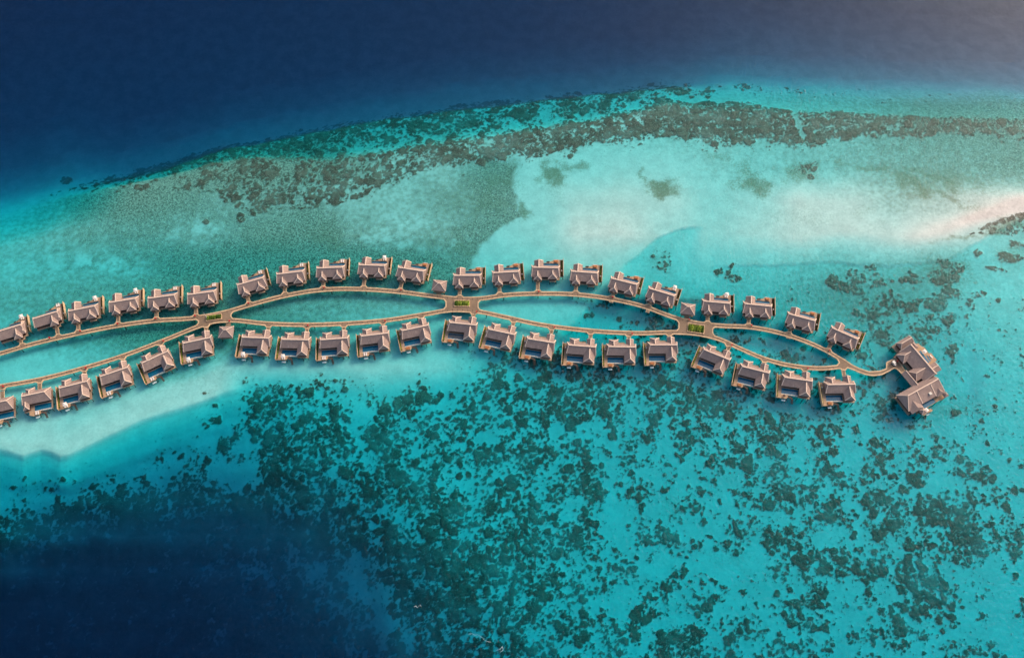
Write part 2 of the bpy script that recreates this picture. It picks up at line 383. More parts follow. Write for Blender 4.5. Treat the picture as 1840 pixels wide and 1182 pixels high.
PA = {1: make_A('overwater_villa'), 2: make_A('overwater_villa', True)}
PB = {1: make_B('overwater_villa'), 2: make_B('overwater_villa', True), 3: make_B('overwater_villa', False, True)}
for d in (PA, PB):
    for o in d.values(): cachekids(o)
USED = set()
def place(proto, loc, rz):
    if proto.name in USED: o = copy_tree(proto)
    else: o = proto; USED.add(proto.name)
    o.location = loc; o.rotation_euler = (0, 0, rz); return o

def make_lounger():
    r = empty('sun_lounger')
    MB().box(-.34,.34,-1.0,1.0,.22,.30).build('frame', M['brown'], r)
    for sx in (-.28,.28):
        for sy in (-.85,.85): MB().box(sx-.04,sx+.04,sy-.04,sy+.04,0,.22).build('leg', M['brown'], r)
    MB().box(-.36,.36,-1.0,.35,.30,.44).build('mattress', M['white'], r)
    MB().add([(-.36,.35,.3),(.36,.35,.3),(.36,1.0,.62),(-.36,1.0,.62),(-.36,.35,.44),(.36,.35,.44),(.36,.96,.76),(-.36,.96,.76)],
             [(0,3,2,1),(4,5,6,7),(0,1,5,4),(1,2,6,5),(2,3,7,6),(3,0,4,7)]).build('backrest', M['cushion'], r)
    return r
def make_umbrella():
    r = empty('parasol')
    MB().cyl(0,0,0,2.55,.04,8).build('pole', M['metal'], r)
    MB().box(-.35,.35,-.35,.35,0,.08).build('base', M['stone'], r)
    a = 1.0
    MB().add([(-a,-a,2.25),(a,-a,2.25),(a,a,2.25),(-a,a,2.25),(0,0,2.75),(-a,-a,2.1),(a,-a,2.1),(a,a,2.1),(-a,a,2.1)],
             [(0,1,4),(1,2,4),(2,3,4),(3,0,4),(0,5,6,1),(1,6,7,2),(2,7,8,3),(3,8,5,0)]).build('canopy', M['white'], r)
    return r
def make_daybed():
    r = empty('daybed')
    MB().box(-1.0,1.0,-.75,.75,.1,.34).build('frame', M['brown'], r)
    for sx in (-.9,.9):
        for sy in (-.65,.65): MB().box(sx-.06,sx+.06,sy-.06,sy+.06,0,.1).build('leg', M['brown'], r)
    MB().box(-.95,.95,-.55,.7,.34,.48).build('cushion', M['brown'], r)
    MB().box(-1.0,1.0,-.9,-.62,.34,.8).build('backrest', M['brown'], r)
    return r
def make_table():
    r = empty('deck_table')
    MB().box(-.6,.6,-.45,.45,.68,.74).build('table_top', M['wall'], r)
    for sx in (-.5,.5):
        for sy in (-.36,.36): MB().box(sx-.04,sx+.04,sy-.04,sy+.04,0,.68).build('leg', M['wall'], r)
    return r
PL, PU, PD, PT = make_lounger(), make_umbrella(), make_daybed(), make_table()
for o in (PL, PU, PD, PT): cachekids(o)
def world_angle(u, v, a, z):
    c, s = math.cos(R(a)), math.sin(R(a))
    p, q = W(u-10*c, v+10*s, z), W(u+10*c, v-10*s, z); d = q-p
    return math.atan2(d.y, d.x)
VPOS = []
def furnish(kind, root, loc2, row, nm):
    M4 = Matrix.Translation(root.location) @ Matrix.Rotation(root.rotation_euler.z, 4, 'Z')
    def at(x, y): return M4 @ Vector((x, y, DZ-.008))
    rz = root.rotation_euler.z; x, y = loc2
    where = f'of {row}-row villa {nm} from left'
    if kind in 'LU':
        for k, dx in enumerate((-.55, .55)):
            o = place(PL, at(x+dx, y), rz+(math.pi if row == 'upper' else 0)*0)
            side = ('left' if k == 0 else 'right')
            tag(o, f'white sun lounger, {side} one of two, on deck {where}', 'sun lounger', 'white sun loungers on villa decks')
        if kind == 'U':
            o = place(PU, at(x, y+.1), rz+R(5)); tag(o, f'square white parasol open over the deck {where}', 'parasol', 'white parasols on villa decks')
    if kind == 'D':
        o = place(PD, at(x, y), rz); tag(o, f'brown wicker daybed on the deck {where}', 'daybed', 'brown daybeds on villa decks')
    if kind == 'T':
        o = place(PT, at(x, y), rz); tag(o, f'small dark table on the deck {where}', 'table')
KN = {'L': 'two white loungers', 'U': 'a white parasol', 'D': 'a brown daybed', 'T': 'a small table', 'N': 'a pool'}
for i, (u, v, a, k, ty) in enumerate(A_LIST):
    o = place(PA[ty], W(u, v, RZ)*1.0, 0); o.location.z = 0; o.scale = (.91, .94, 1) if ty == 2 else (1, 1, 1); o.rotation_euler.z = world_angle(u, v, a, RZ)
    tag(o, f'grey-roofed villa with {KN[k]} on deck, {ORD[i]} from left in upper row', 'villa', 'villas along the upper side of the boardwalk')
    VPOS.append(o); furnish(k, o, (6.0, 7.15), 'upper', ORD[i])
for i, (u, v, a, k, ty) in enumerate(B_LIST):
    o = place(PB[ty], W(u, v, RZ), 0); o.location.z = 0; o.rotation_euler.z = world_angle(u, v, a, RZ)
    ex = 'grey covered pool' if ty == 3 else KN[k]+' on deck'
    tag(o, f'grey-roofed villa with {ex}, {ORD[i]} from left in lower row', 'villa', 'villas along the lower side of the boardwalk')
    furnish(k, o, (-6.0, -8.3) if ty != 2 else (-.6, -8.3), 'lower', ORD[i])

# pavilions
def make_pavilion():
    r = empty('pavilion'); roof, caps = MB(), MB()
    roof.roof(-3.9, 3.9, -3.4, 3.4, 4.4, 6.9, 'x', 0, 3.3, 3.3, caps, .4)
    ro = roof.build('roof', M['roof'], r); caps.build('ridge_cap', M['ridge'], ro)
    MB().box(-3.2, 3.2, -3.3, 2.9, DZ-.3, DZ).build('deck', M['deck'], r)
    MB().box(-2.6, 2.6, -2.0, 2.4, DZ, 4.2).build('wall', M['wall'], r)
    MB().box(-.6, .6, -2.07, -2.003, DZ+.05, DZ+1.95).build('door', M['walltan'], r)
    for x in (-2.9, 2.9):
        for y in (-2.9, 2.6): MB().cyl(x, y, DZ, 4.3, .12, 8).build('post', M['walltan'], r)
    MB().box(-1.3, 1.3, -6.6, -3.3, DZ-.3, DZ-.035).build('entrance_bridge', M['walk'], r)
    piles(r, [(-2.9,-2.9),(2.9,-2.9),(-2.9,2.6),(2.9,2.6)]); return r
PP = make_pavilion(); cachekids(PP)
for (u, v, a, lb) in ((789,509,-5,'small square hip-roofed pavilion beside the middle planted roundabout, above the boardwalk'),
                  (404,592.5,2,'small square hip-roofed pavilion below the left planted roundabout'),
                  (1237.5,551,-8,'small square hip-roofed pavilion above the right planted roundabout')):
    o = place(PP, W(u, v, 6.9), 0); o.location.z = 0; o.rotation_euler.z = world_angle(u, v, a, 6.9)+(math.pi if u < 500 else 0)
    tag(o, lb, 'pavilion', 'pavilions beside the boardwalk roundabouts')

# ------------------------------------------------------------------ boardwalk
UP = [(-260,690),(-120,664),(-60,650),(0,635),(51,620),(127,602),(203,586.5),(279,576),(350,571),(400,562),(450,547.5),(507,532.5),(575,521),(612,519),(650,519.5),(712,523.7),(775,531.5),(830,537),(867,536),(905,530.5),
      (967,527.5),(1030,528.7),(1092,536),(1155,550),(1217,572),(1250,580),(1292,585),(1350,588),(1417,602.5),(1480,627.5),(1519,650)]
LO = [(-260,738),(-120,716),(-60,706),(0,694),(63.5,683),(152,660.5),(228.5,636.5),(304.7,607.3),(355,587),(385,577.5),(415,575.5),(475,581),(550,583.5),(625,581),(700,574.5),(775,562.5),(805,557.5),(855,559),(905,569),(967.5,582.5),
      (1030,591),(1092.5,596.5),(1155,598.5),(1217.5,597),(1255,600),(1292,609),(1330,626),(1380,646.5),(1430,658),(1480,661.5),(1516,658)]
def curve(pts):
    xs = np.array([p[0] for p in pts], float); ys = np.array([p[1] for p in pts], float)
    m = np.gradient(ys, xs)
    def f(x):
        i = min(max(int(np.searchsorted(xs, x))-1, 0), len(xs)-2); h = xs[i+1]-xs[i]; t = (x-xs[i])/h
        return (2*t**3-3*t*t+1)*ys[i]+(t**3-2*t*t+t)*h*m[i]+(-2*t**3+3*t*t)*ys[i+1]+(t**3-t*t)*h*m[i+1]
    return f
fU, fL = curve(UP), curve(LO)
HW = 3.75
def rng(a, b, st=12):
    n = max(2, int(abs(b-a)/st)); return [a+(b-a)*i/n for i in range(n+1)]
# bridge feet: where each entrance bridge meets the strand (photo x along the strand edge)
def stub_pts(root, lx, ly):
    p = Matrix.Translation(root.location) @ Matrix.Rotation(root.rotation_euler.z, 4, 'Z') @ Vector((lx, ly, DZ))
    q = UV(p.x, p.y, p.z); return q
roots = [o for o in C.objects if o.name.startswith('overwater_villa')]
upst, lost = [], []
for o in roots:
    eb = [c for c in o.children if c.name.startswith('entrance_bridge')][0] if o.children else None
    bb = [Vector(b) for b in eb.bound_box]; cx = (bb[0].x+bb[4].x)/2; y0 = min(b.y for b in bb); y1 = max(b.y for b in bb)
    if 'upper' in o['group']: upst.append(stub_pts(o, cx, y0+2.2))
    else: lost.append(stub_pts(o, cx, y1-2.2))
def outer(f, st, sgn):
    """edge polyline with a flared foot at every bridge"""
    ev = []
    for (su, sv) in sorted(st):
        yo = f(su)+sgn*HW
        ev += [(su-7, f(su-7)+sgn*HW), (su-3.2, yo+sgn*3.4), (su+3.2, yo+sgn*3.4), (su+7, f(su+7)+sgn*HW)]
    blocked = [(su-7.5, su+7.5) for su, _ in st]
    lim = 1519 if sgn < 0 else 1512
    for x in rng(-258, lim, 11):
        if not any(a <= x <= b for a, b in blocked): ev.append((x, f(x)+sgn*HW))
    ev.sort(key=lambda p: p[0]); return ev
topE = outer(fU, upst, -1); botE = outer(fL, lost, 1)
tail_top = [(1530,654),(1545,661.5),(1562,667),(1580,666),(1592,662),(1592.5,651),(1604,645),(1614,648),(1620,655),(1627,666),(1634,676)]
tail_bot = [(1628,681.5),(1620,671.5),(1612,663.5),(1607,661.5),(1598,667),(1585,673.5),(1570,675.5),(1556,673.5),(1542,668.5),(1533,664.5)]
outline = topE+tail_top+tail_bot+botE[::-1]
def hole(x0, x1):
    c = 3.5
    top = [(x, fU(x)+HW) for x in rng(x0+c, x1-c, 11)]; bot = [(x, fL(x)-HW) for x in rng(x1-c, x0+c, 11)]
    def endcap(x, a, b):
        k = min(c, abs(b-a)/2-.2); s = 1 if b > a else -1
        return [(x, a+s*k), (x, b-s*k)]
    pts = top+endcap(x1, fU(x1)+HW, fL(x1)-HW)+bot+endcap(x0, fL(x0)-HW, fU(x0)+HW)
    return pts
HOLES = [hole(-257, 356), hole(415.5, 800.5), hole(860, 1219), hole(1281.5, 1507)]
def flat(p, z=DZ): q = W(p[0], p[1], z); return Vector((q.x, q.y, 0))
loops = [[flat(p) for p in outline]]+[[flat(p) for p in h] for h in HOLES]
bw = empty('boardwalk', (0, 0, 0)); tag(bw, 'long twin curving timber boardwalk linking all the villas with planted roundabouts', 'boardwalk')
def slab(loops, z0, z1, name, mat, par):
    tri = tessellate_polygon(loops); flatv = [p for l in loops for p in l]; n = len(flatv)
    vs = [(p.x, p.y, z1) for p in flatv]+[(p.x, p.y, z0) for p in flatv]; fs = []
    for a, b, c in tri:
        A, B, D = flatv[a], flatv[b], flatv[c]
        if (B-A).cross(D-A).z < 0: b, c = c, b
        fs += [(a, b, c), (c+n, b+n, a+n)]
    o = 0
    for l in loops:
        m = len(l)
        for i in range(m): j = (i+1) % m; fs.append((o+i, o+j, o+j+n, o+i+n))
        o += m
    me = bpy.data.meshes.new(name); me.from_pydata(vs, [], fs); me.update(); me.materials.append(mat)
    ob = bpy.data.objects.new(name, me); C.objects.link(ob); ob.parent = par; return ob
slab(loops, DZ-.3, DZ-.02, 'deck', M['walk'], bw)
def inset(loop, d, sign):
    n = len(loop); r = []
    for i in range(n):
        a, b, c = loop[i-1], loop[i], loop[(i+1) % n]
        e1 = (b-a).normalized(); e2 = (c-b).normalized(); n1 = Vector((-e1.y, e1.x, 0)); n2 = Vector((-e2.y, e2.x, 0))
        nn = (n1+n2); nn = nn.normalized() if nn.length > .01 else n1
        k = 1/max(.5, nn.dot(n1)); r.append(b+nn*d*sign*k)
    return r
def area(l): return sum(l[i].x*l[(i+1) % len(l)].y-l[(i+1) % len(l)].x*l[i].y for i in range(len(l)))/2
def edge_strip(loop, hole_):
    s = 1 if area(loop) > 0 else -1
    if hole_: s = -s
    o_ = inset(loop, .03, -s); i_ = inset(loop, .58, s); n = len(loop); mb = MB()
    vs = [(p.x, p.y, DZ+.06) for p in o_]+[(p.x, p.y, DZ+.06) for p in i_]+[(p.x, p.y, DZ-.36) for p in o_]+[(p.x, p.y, DZ-.1) for p in i_]
    fs = []
    for i in range(n):
        j = (i+1) % n; fs += [(i, j, n+j, n+i), (2*n+i, 2*n+j, j, i), (n+i, n+j, 3*n+j, 3*n+i)]
    mb.add(vs, fs); return mb
for k, l in enumerate(loops): edge_strip(l, k > 0).build('edge_beam', M['trim'], bw)
jb = MB()
for f in (fU, fL):
    x = 3
    while x < 1500:
        t_ = (f(x+1)-f(x-1))/2; a = W(x-t_*(HW-1.9), f(x)+(HW-1.9), DZ); b = W(x+t_*(HW-1.9), f(x)-(HW-1.9), DZ)
        jb.beam((a.x, a.y, DZ-.022), (b.x, b.y, DZ-.022), .26, .012); x += 9
jb.build('board_joint', M['pile'], bw)['kind'] = 'stuff'
cnt = 0
for f, s in ((fU, -1), (fL, 1)):
    x = 6
    while x < 1510 and cnt < 98:
        p = W(x, f(x)+(HW-1.0)*(1 if cnt % 2 else -1), DZ); MB().cyl(p.x, p.y, -4, DZ-.3, .2, 7).build('pile', M['pile'], bw); cnt += 1
        x += 31

# planted roundabout beds
for (u, v, a, L, D, lb) in ((384.5,570.5,8,26,8.5,'left'),(830,545.5,0,27,10,'middle'),(1250.5,590.5,-8,28,14,'right')):
    p = W(u, v, DZ); rz = world_angle(u, v, a, DZ); lx, ly = L*.15, D*.168
    r = empty('planter', (p.x, p.y, DZ-.02), rz); tag(r, f'long low planter with pale kerb in the {lb} roundabout of the boardwalk', 'planter', 'planters in the boardwalk roundabouts')
    kb = MB(); t = .35
    kb.box(-lx-t, lx+t, -ly-t, -ly, 0, .45); kb.box(-lx-t, lx+t, ly, ly+t, 0, .45); kb.box(-lx-t, -lx, -ly, ly, 0, .449); kb.box(lx, lx+t, -ly, ly, 0, .449)
    kb.build('kerb', M['trim'], r); MB().box(-lx, lx, -ly, ly, 0, .35).build('soil', M['soil'], r)
    n = 6; names = ['leftmost', 'second', 'third', 'fourth', 'fifth', 'rightmost']
    for i in range(n):
        m = MB(); x = -lx+lx/n+2*lx/n*i; h = random.uniform(.7, 1.3)
        leafball(m, 0, 0, .25, lx/n*1.4, ly*1.05, h*1.2, 300, .3)
        q = Matrix.Translation(r.location) @ Matrix.Rotation(rz, 4, 'Z') @ Vector((x, 0, .02))
        s_ = m.build('shrub', M['leaf'], None, loc=q); s_.rotation_euler.z = rz
        tag(s_, f'leafy green shrub, {names[i]}{" from left" if 0 < i < 5 else ""} in the {lb} roundabout planter', 'shrub', 'shrubs in the roundabout planters')
# pole
p = W(373, 573, DZ); r = empty('flagpole', (p.x, p.y, DZ-.02)); tag(r, 'thin white bare pole rising beside the left roundabout planter', 'pole')
MB().cyl(0, 0, 0, 7.5, .09, 8, .05).build('pole', M['metal'], r); MB().box(-.3, .3, -.3, .3, 0, .15).build('base', M['stone'], r)
# red fire boxes
RED = [(351,563.5),(413,582),(294.5,614),(155,663.5),(7,699),(90,602),(212,578),(145,592),(280,570),(447,541),(582.5,515.5),(720.7,518),(553.5,588),(692,578),(856.5,562.5),(968,521),(1100.7,533),(996,594),(1135.5,604),(1238,571),(1314.5,629),(1451,664.5),(1490,628),(1350,583),(1611,649.5)]
fb = empty('fire_box')
MB().box(-.08,.08,-.08,.08,0,.6).build('post', M['pile'], fb); MB().box(-.32,.32,-.25,.25,.5,1.3).build('cabinet', M['red'], fb)
MB().box(-.36,.36,-.29,.29,1.3,1.37).build('lid', M['red'], fb); cachekids(fb)
upr = sorted([q for q in RED if q[0] < 1600 and q[1] < fU(q[0])]); lor = sorted([q for q in RED if q[0] < 1600 and q[1] >= fU(q[0])])
for row, lst in (('upper', upr), ('lower', lor)):
    for i, q in enumerate(lst):
        f = fU if row == 'upper' else fL; s = -1 if row == 'upper' else 1
        vv = f(q[0])+s*(HW-1.4)
        o = place(fb, W(q[0], vv, DZ-.02), 0); tag(o, f'small red cabinet on the {row} edge of the boardwalk, {ORD[i]} from the left', 'cabinet', 'red cabinets along the boardwalk')
o = place(fb, W(1611.5, 650, DZ-.02), 0); tag(o, 'small red cabinet beside the parked golf cart', 'cabinet', 'red cabinets along the boardwalk')
# golf cart
p = W(1605.5, 654, DZ); g = empty('golf_cart', (p.x, p.y, DZ-.01), R(-52)); tag(g, 'small golf cart with cream roof parked at the boardwalk end by the big villa', 'golf cart')
MB().prism([(-1.3,-.6),(1.25,-.5),(1.35,0),(1.25,.5),(-1.3,.6)], .3, .62).build('body', M['metal'], g)
MB().prism([(.75,-.52),(1.3,-.4),(1.38,0),(1.3,.4),(.75,.52)], .62, .95).build('bonnet', M['white'], g)
MB().box(-1.25,.45,-.66,.66,1.85,1.93).build('roof', M['cushion'], g)
for x in (-1.15,.4):
    for y in (-.55,.55): MB().box(x-.03,x+.03,y-.03,y+.03,.6,1.85).build('post', M['black'], g)
for x in (-.9,-.1): MB().box(x-.25,x+.25,-.5,.5,.62,.85).box(x-.3,x-.2,-.5,.5,.85,1.25).build('seat', M['black'], g)
for x in (-.85,.9):
    for y in (-.62,.62):
        wh = MB().cyl(0,0,-.09,.09,.27,12).build('wheel', M['black'], g); wh.location = (x, y, .27); wh.rotation_euler = (R(90), 0, 0)
MB().box(.5,.53,-.5,.5,.95,1.8).build('windscreen', M['glass'], g)

# ------------------------------------------------------------------ the large villa at the end
def frame_at(u, v, a, z):
    p = W(u, v, z); return Vector((p.x, p.y, 0)), world_angle(u, v, a, z)
def px_poly(pts, org, rz, z):
    m = Matrix.Rotation(-rz, 4, 'Z'); return [tuple((m @ (Vector((W(a, b, z).x, W(a, b, z).y, 0))-org)).xy) for a, b in pts]
def cr(pts, oy): return [(1600+a/13.91, oy+b/13.91) for a, b in pts]
# northern half
org, rz = frame_at(1658.6, 644.4, -49.5, 8.0)
bn = empty('large_villa', org, rz); tag(bn, 'large grey-roofed villa of two joined houses at the right end of the boardwalk', 'villa')
rf, cp = MB(), MB()
rf.roof(-9.9, 9.9, -6.2, 2.7, 4.8, 8.0, 'x', 1.75, .2, .3, cp, .5)
rf.roof(-14.8, -10.3, -4.4, 4.6, 4.7, 7.0, 'y', 0, 1.2, .8, cp, .4)
rf.roof(-10.6, -6.8, 1.2, 5.0, 4.3, 5.6, 'x', 0, .2, 1.2, None)
rf.roof(-9.4, -3.6, -8.6, -2.0, 4.65, 6.9, 'y', 0, 2.4, 0, cp, .36)
rf.roof(1.2, 7.8, -9.6, -2.0, 4.7, 7.2, 'y', 0, 1.6, 0, cp, .36)
rf.roof(3.8, 9.0, 2.0, 6.6, 4.1, 5.6, 'y', 0, 0, .8, cp, .36)
ro = rf.build('roof', M['roof'], bn); cp.build('ridge_cap', M['ridge'], ro)
wl = MB().box(-9.2, 9.2, -5.6, 2.0, DZ, 4.5); wl.box(-14.2, -10.9, -3.7, 3.9, DZ, 4.4); wl.box(-8.8, -4.2, -8.0, -5.6, DZ, 4.35); wl.box(1.8, 7.2, -9.0, -5.6, DZ, 4.4); wl.box(4.4, 8.4, 2.0, 6.0, DZ, 3.8)
wl.box(-10.9, -9.2, -3, 3.0, DZ, 4.0)
wl.build('wall', M['wall'], bn)
for k in range(4): MB().box(-3.2+k*1.15, -2.2+k*1.15, -5.66, -5.603, DZ+.2, 4.1).build('window', M['glass'], bn)
dk = MB(); dk.box(-10, 9.9, -7.4, 1.95, DZ-.3, DZ-.004); dk.box(-15.0, -10.0, -5.9, 4.6, DZ-.3, DZ-.006); dk.box(-9.6, -3.4, -9.1, -7.4, DZ-.3, DZ-.008); dk.box(1.0, 8, -10, -7.4, DZ-.3, DZ-.008)
dk.build('deck', M['deck'], bn)
MB().prism(px_poly(cr([(600,330),(690,300),(780,380),(860,410),(965,560),(1010,540),(1160,715),(1110,780),(1215,900),(1220,940),(1120,1010),(1060,1110),(1010,1100),(900,960),(560,470)], 595), org, rz, DZ), DZ-.3, DZ-.012).build('sun_deck', M['deck2'], bn)
def poolpx(pts, oy, org, rz, par, zz=DZ):
    P = px_poly(cr(pts, oy), org, rz, zz)
    p = MB().prism(P, zz-.3, zz+.01).build('pool', M['tile'], par)
    c = Vector((sum(q[0] for q in P)/4, sum(q[1] for q in P)/4)); Q = [tuple(c+(Vector(q)-c)*.95) for q in P]
    MB().prism(Q, zz-.2, zz+.03).build('pool_water', M['pool'], p)
poolpx([(715,505),(755,480),(975,770),(935,800)], 595, org, rz, bn)
poolpx([(890,615),(925,600),(1015,735),(985,760)], 595, org, rz, bn)
# covered corridor between the halves
c0, c1 = W(1628.5, 667, 5.6), W(1650.5, 692.5, 5.6)
inv = Matrix.Rotation(-rz, 4, 'Z')
def loc_(p): q = inv @ (Vector((p.x, p.y, 0))-org); return q.x, q.y
(ax_, ay_), (bx_, by_) = loc_(c0), loc_(c1)
crf, ccp = MB(), MB()
crf.roof(ax_-.5, bx_+.5, (ay_+by_)/2-2.6, (ay_+by_)/2+1.2, 4.5, 5.7, 'x', .7, 0, 0, ccp, .36)
ro = crf.build('corridor_roof', M['roof'], bn); ccp.build('ridge_cap', M['ridge'], ro)
MB().prism(px_poly(cr([(275,60),(345,10),(600,330),(560,420),(520,400)], 665), org, rz, DZ), DZ-.3, DZ-.016).build('corridor_deck', M['trim'], bn)
MB().prism(px_poly(cr([(560,160),(860,60),(980,180),(720,320)], 665), org, rz, DZ), DZ-.3, DZ-.02).build('courtyard', M['wall'], bn)
cnt = 0
for x, y in [(-14.5,-5.4),(-14.5,4),(-10.5,-5.6),(-9,-8.6),(-4,-8.6),(1.4,-7),(9.4,-7),(9.4,1),(-4,7),(2,8),(8,6.3),(ax_,ay_-2.4),(bx_-2,ay_-2.4)]:
    MB().cyl(x, y, -4, DZ-.3, .2, 7).build('pile', M['pile'], bn)
# southern half: child parts of the same villa, in its frame
org2, rz2 = frame_at(1659, 695.5, 29, 8.0)
T2 = Matrix.Translation(inv @ (org2-org)) @ Matrix.Rotation(rz2-rz, 4, 'Z')
def build2(mb, name, mat, par=bn):
    mb.v = [tuple(T2 @ Vector(p)) for p in mb.v]; return mb.build(name, mat, par)
rf, cp = MB(), MB()
rf.roof(-13.3, 10.2, -6.6, 3.6, 4.9, 8.0, 'x', 1.5, 3.4, .3, cp, .5)
rf.roof(-12.6, -5.0, -8.6, -1.5, 4.75, 6.6, 'y', 0, 1.2, 0, None)
rf.roof(4.8, 10.0, -7.2, -1.5, 4.7, 6.4, 'y', 0, 1.6, 0, None)
for x in (-4.3, 4.5): cp.beam((x, -.2, 8.0), (x, -6.6, 5.0), .42, .22)
rf.roof(-8.2, -4.8, -11.4, -8.0, 4.2, 5.5, 'x', 0, 1.6, 1.6, cp, .3)
rf.roof(8.4, 11.0, -9.4, -6.8, 4.2, 5.3, 'x', 0, 1.2, 1.2, None)
ro = build2(rf, 'roof', M['roof']); build2(cp, 'ridge_cap', M['ridge'], ro)
build2(MB().box(1.2, 2.6, -4.9, -3.5, 5.6, 6.7), 'roof_hatch', M['stone'])
wl = MB().box(-12.4, 9.4, -6.0, 2.8, DZ, 4.6); wl.box(-11.9, -5.6, -7.8, -6, DZ, 4.4); wl.box(-7.6, -5.4, -10.8, -8, DZ, 4.0); build2(wl, 'wall', M['wall'])
dk = MB().box(-13.4, 10.2, -7.6, 3.4, DZ-.3, DZ-.024); build2(dk, 'deck', M['deck'])
def poly2(pts, oy, z): return px_poly(cr(pts, oy), org, rz, z)
MB().prism(poly2([(215,650),(240,560),(640,500),(900,640),(1100,560),(1210,440),(1300,545),(1260,580),(1350,680),(1300,730),(1140,800),(850,980),(960,960),(1000,960),(1060,985),(1040,1030),(930,1060),(850,1135),(800,1125),(760,1040),(660,1095),(560,985),(510,1010),(400,910)], 665, DZ), DZ-.3, DZ-.028).build('sun_deck', M['deck2'], bn)
poolpx([(750,880),(1065,705),(1135,790),(830,970)], 665, org, rz, bn)
MB().prism(poly2([(450,880),(550,820),(595,880),(490,945)], 665, DZ), DZ-.1, DZ+.01).build('courtyard_pit', M['wall'], bn)
MB().prism(poly2([(890,1110),(960,1070),(985,1090),(920,1140)], 665, .9), .75, .9).build('swim_platform', M['net'], bn)
for a, b in [(230,650),(390,900),(520,1005),(660,1090),(800,1120),(1000,1030),(1140,800),(1340,690)]:
    q = loc_(W(1600+a/13.91, 665+b/13.91, DZ)); MB().cyl(q[0]+0, q[1]+.4, -4, DZ-.3, .2, 7).build('pile', M['pile'], bn)
for (a, b, oy, lb) in ((855,505,595,'square white parasol by the narrow pool of the large end villa'),(900,995,665,'square white parasol on the lowest deck of the large end villa')):
    q = W(1600+a/13.91, oy+b/13.91, DZ+2.2); o = place(PU, (q.x, q.y, DZ), R(35)); tag(o, lb, 'parasol', 'white parasols on villa decks')
q = W(1600+1018/13.91, 595+632/13.91, DZ+.4); o = place(PL, (q.x, q.y, DZ-.01), R(40)); tag(o, 'white sun lounger alone on the upper deck of the large end villa', 'sun lounger', 'white sun loungers on villa decks')

# ------------------------------------------------------------------ seabed
def perlin(x, y, seed):
    rs = np.random.RandomState(seed); P = rs.permutation(512).astype(np.int32); P = np.concatenate([P, P]); ang = rs.rand(512)*6.2832
    gx, gy = np.cos(ang).astype(np.float32), np.sin(ang).astype(np.float32)
    xi = np.floor(x).astype(np.int32); yi = np.floor(y).astype(np.int32); xf = (x-xi).astype(np.float32); yf = (y-yi).astype(np.float32)
    xi &= 511; yi &= 511; x1 = (xi+1) & 511; y1 = (yi+1) & 511
    def g(a, b, dx, dy): h = P[(P[a]+b) & 1023] & 511; return gx[h]*dx+gy[h]*dy
    u = xf*xf*xf*(xf*(xf*6-15)+10); v = yf*yf*yf*(yf*(yf*6-15)+10)
    a = g(xi, yi, xf, yf); b = g(x1, yi, xf-1, yf); c = g(xi, y1, xf, yf-1); d = g(x1, y1, xf-1, yf-1)
    return (a+u*(b-a)+v*((c+u*(d-c))-(a+u*(b-a))))*1.5
def fbm(x, y, seed, lam, octv=4, gain=.5):
    r = 0; a = 1; t = 0
    for k in range(octv): r = r+a*perlin(x/lam*2**k+17.3*k, y/lam*2**k-9.1*k, seed+k); t += a; a *= gain
    return r/t
def cells(x, y, seed, lam, jit=1.0):
    rs = np.random.RandomState(seed); J = rs.rand(256, 256, 3).astype(np.float32)
    X = x/lam; Y = y/lam; xi = np.floor(X).astype(np.int32); yi = np.floor(Y).astype(np.int32)
    best = np.full(X.shape, 9.0, np.float32)
    for i in (-1, 0, 1):
        for j in (-1, 0, 1):
            a = (xi+i) & 255; b = (yi+j) & 255; t = J[a, b]
            dx = xi+i+t[..., 0]*jit-X; dy = yi+j+t[..., 1]*jit-Y
            d = np.sqrt(dx*dx+dy*dy)/(0.45+.75*t[..., 2]); best = np.minimum(best, d)
    return best
def uniformize(n):
    s = np.sort(n.ravel()[::37]); return np.interp(n, s, np.linspace(0, 1, len(s))).astype(np.float32)

def axis(lo, hi, st, far):
    a = np.arange(lo, hi+st, st); g = [hi+st]; d = st
    while g[-1] < far: d *= 1.6; g.append(g[-1]+d)
    g2 = [lo-st]; d = st
    while g2[-1] > -far: d *= 1.6; g2.append(g2[-1]-d)
    return np.array(g2[::-1]+list(a)+g)
xs = axis(-372, 372, .62, 6000); ys_ = axis(30, 505, .62, 6000)
GX, GY = np.meshgrid(xs, ys_)
GX = GX.astype(np.float32); GY = GY.astype(np.float32)
U24 = np.arange(24)*80.0
def grid(v0, step, rows):
    A = np.array([[float(c) for c in r.split()] for r in rows], np.float32)
    assert A.shape[1] == 24, [len(r.split()) for r in rows]
    def f(u, v):
        a = np.clip(u/80, 0, 22.999); b = np.clip((v-v0)/step, 0, A.shape[0]-1.001)
        i = a.astype(int); j = b.astype(int); s = a-i; t = b-j; s = s*s*(3-2*s)*.5+s*.5; t = t*t*(3-2*t)*.5+t*.5
        return A[j, i]*(1-s)*(1-t)+A[j, i+1]*s*(1-t)+A[j+1, i]*(1-s)*t+A[j+1, i+1]*s*t
    return f
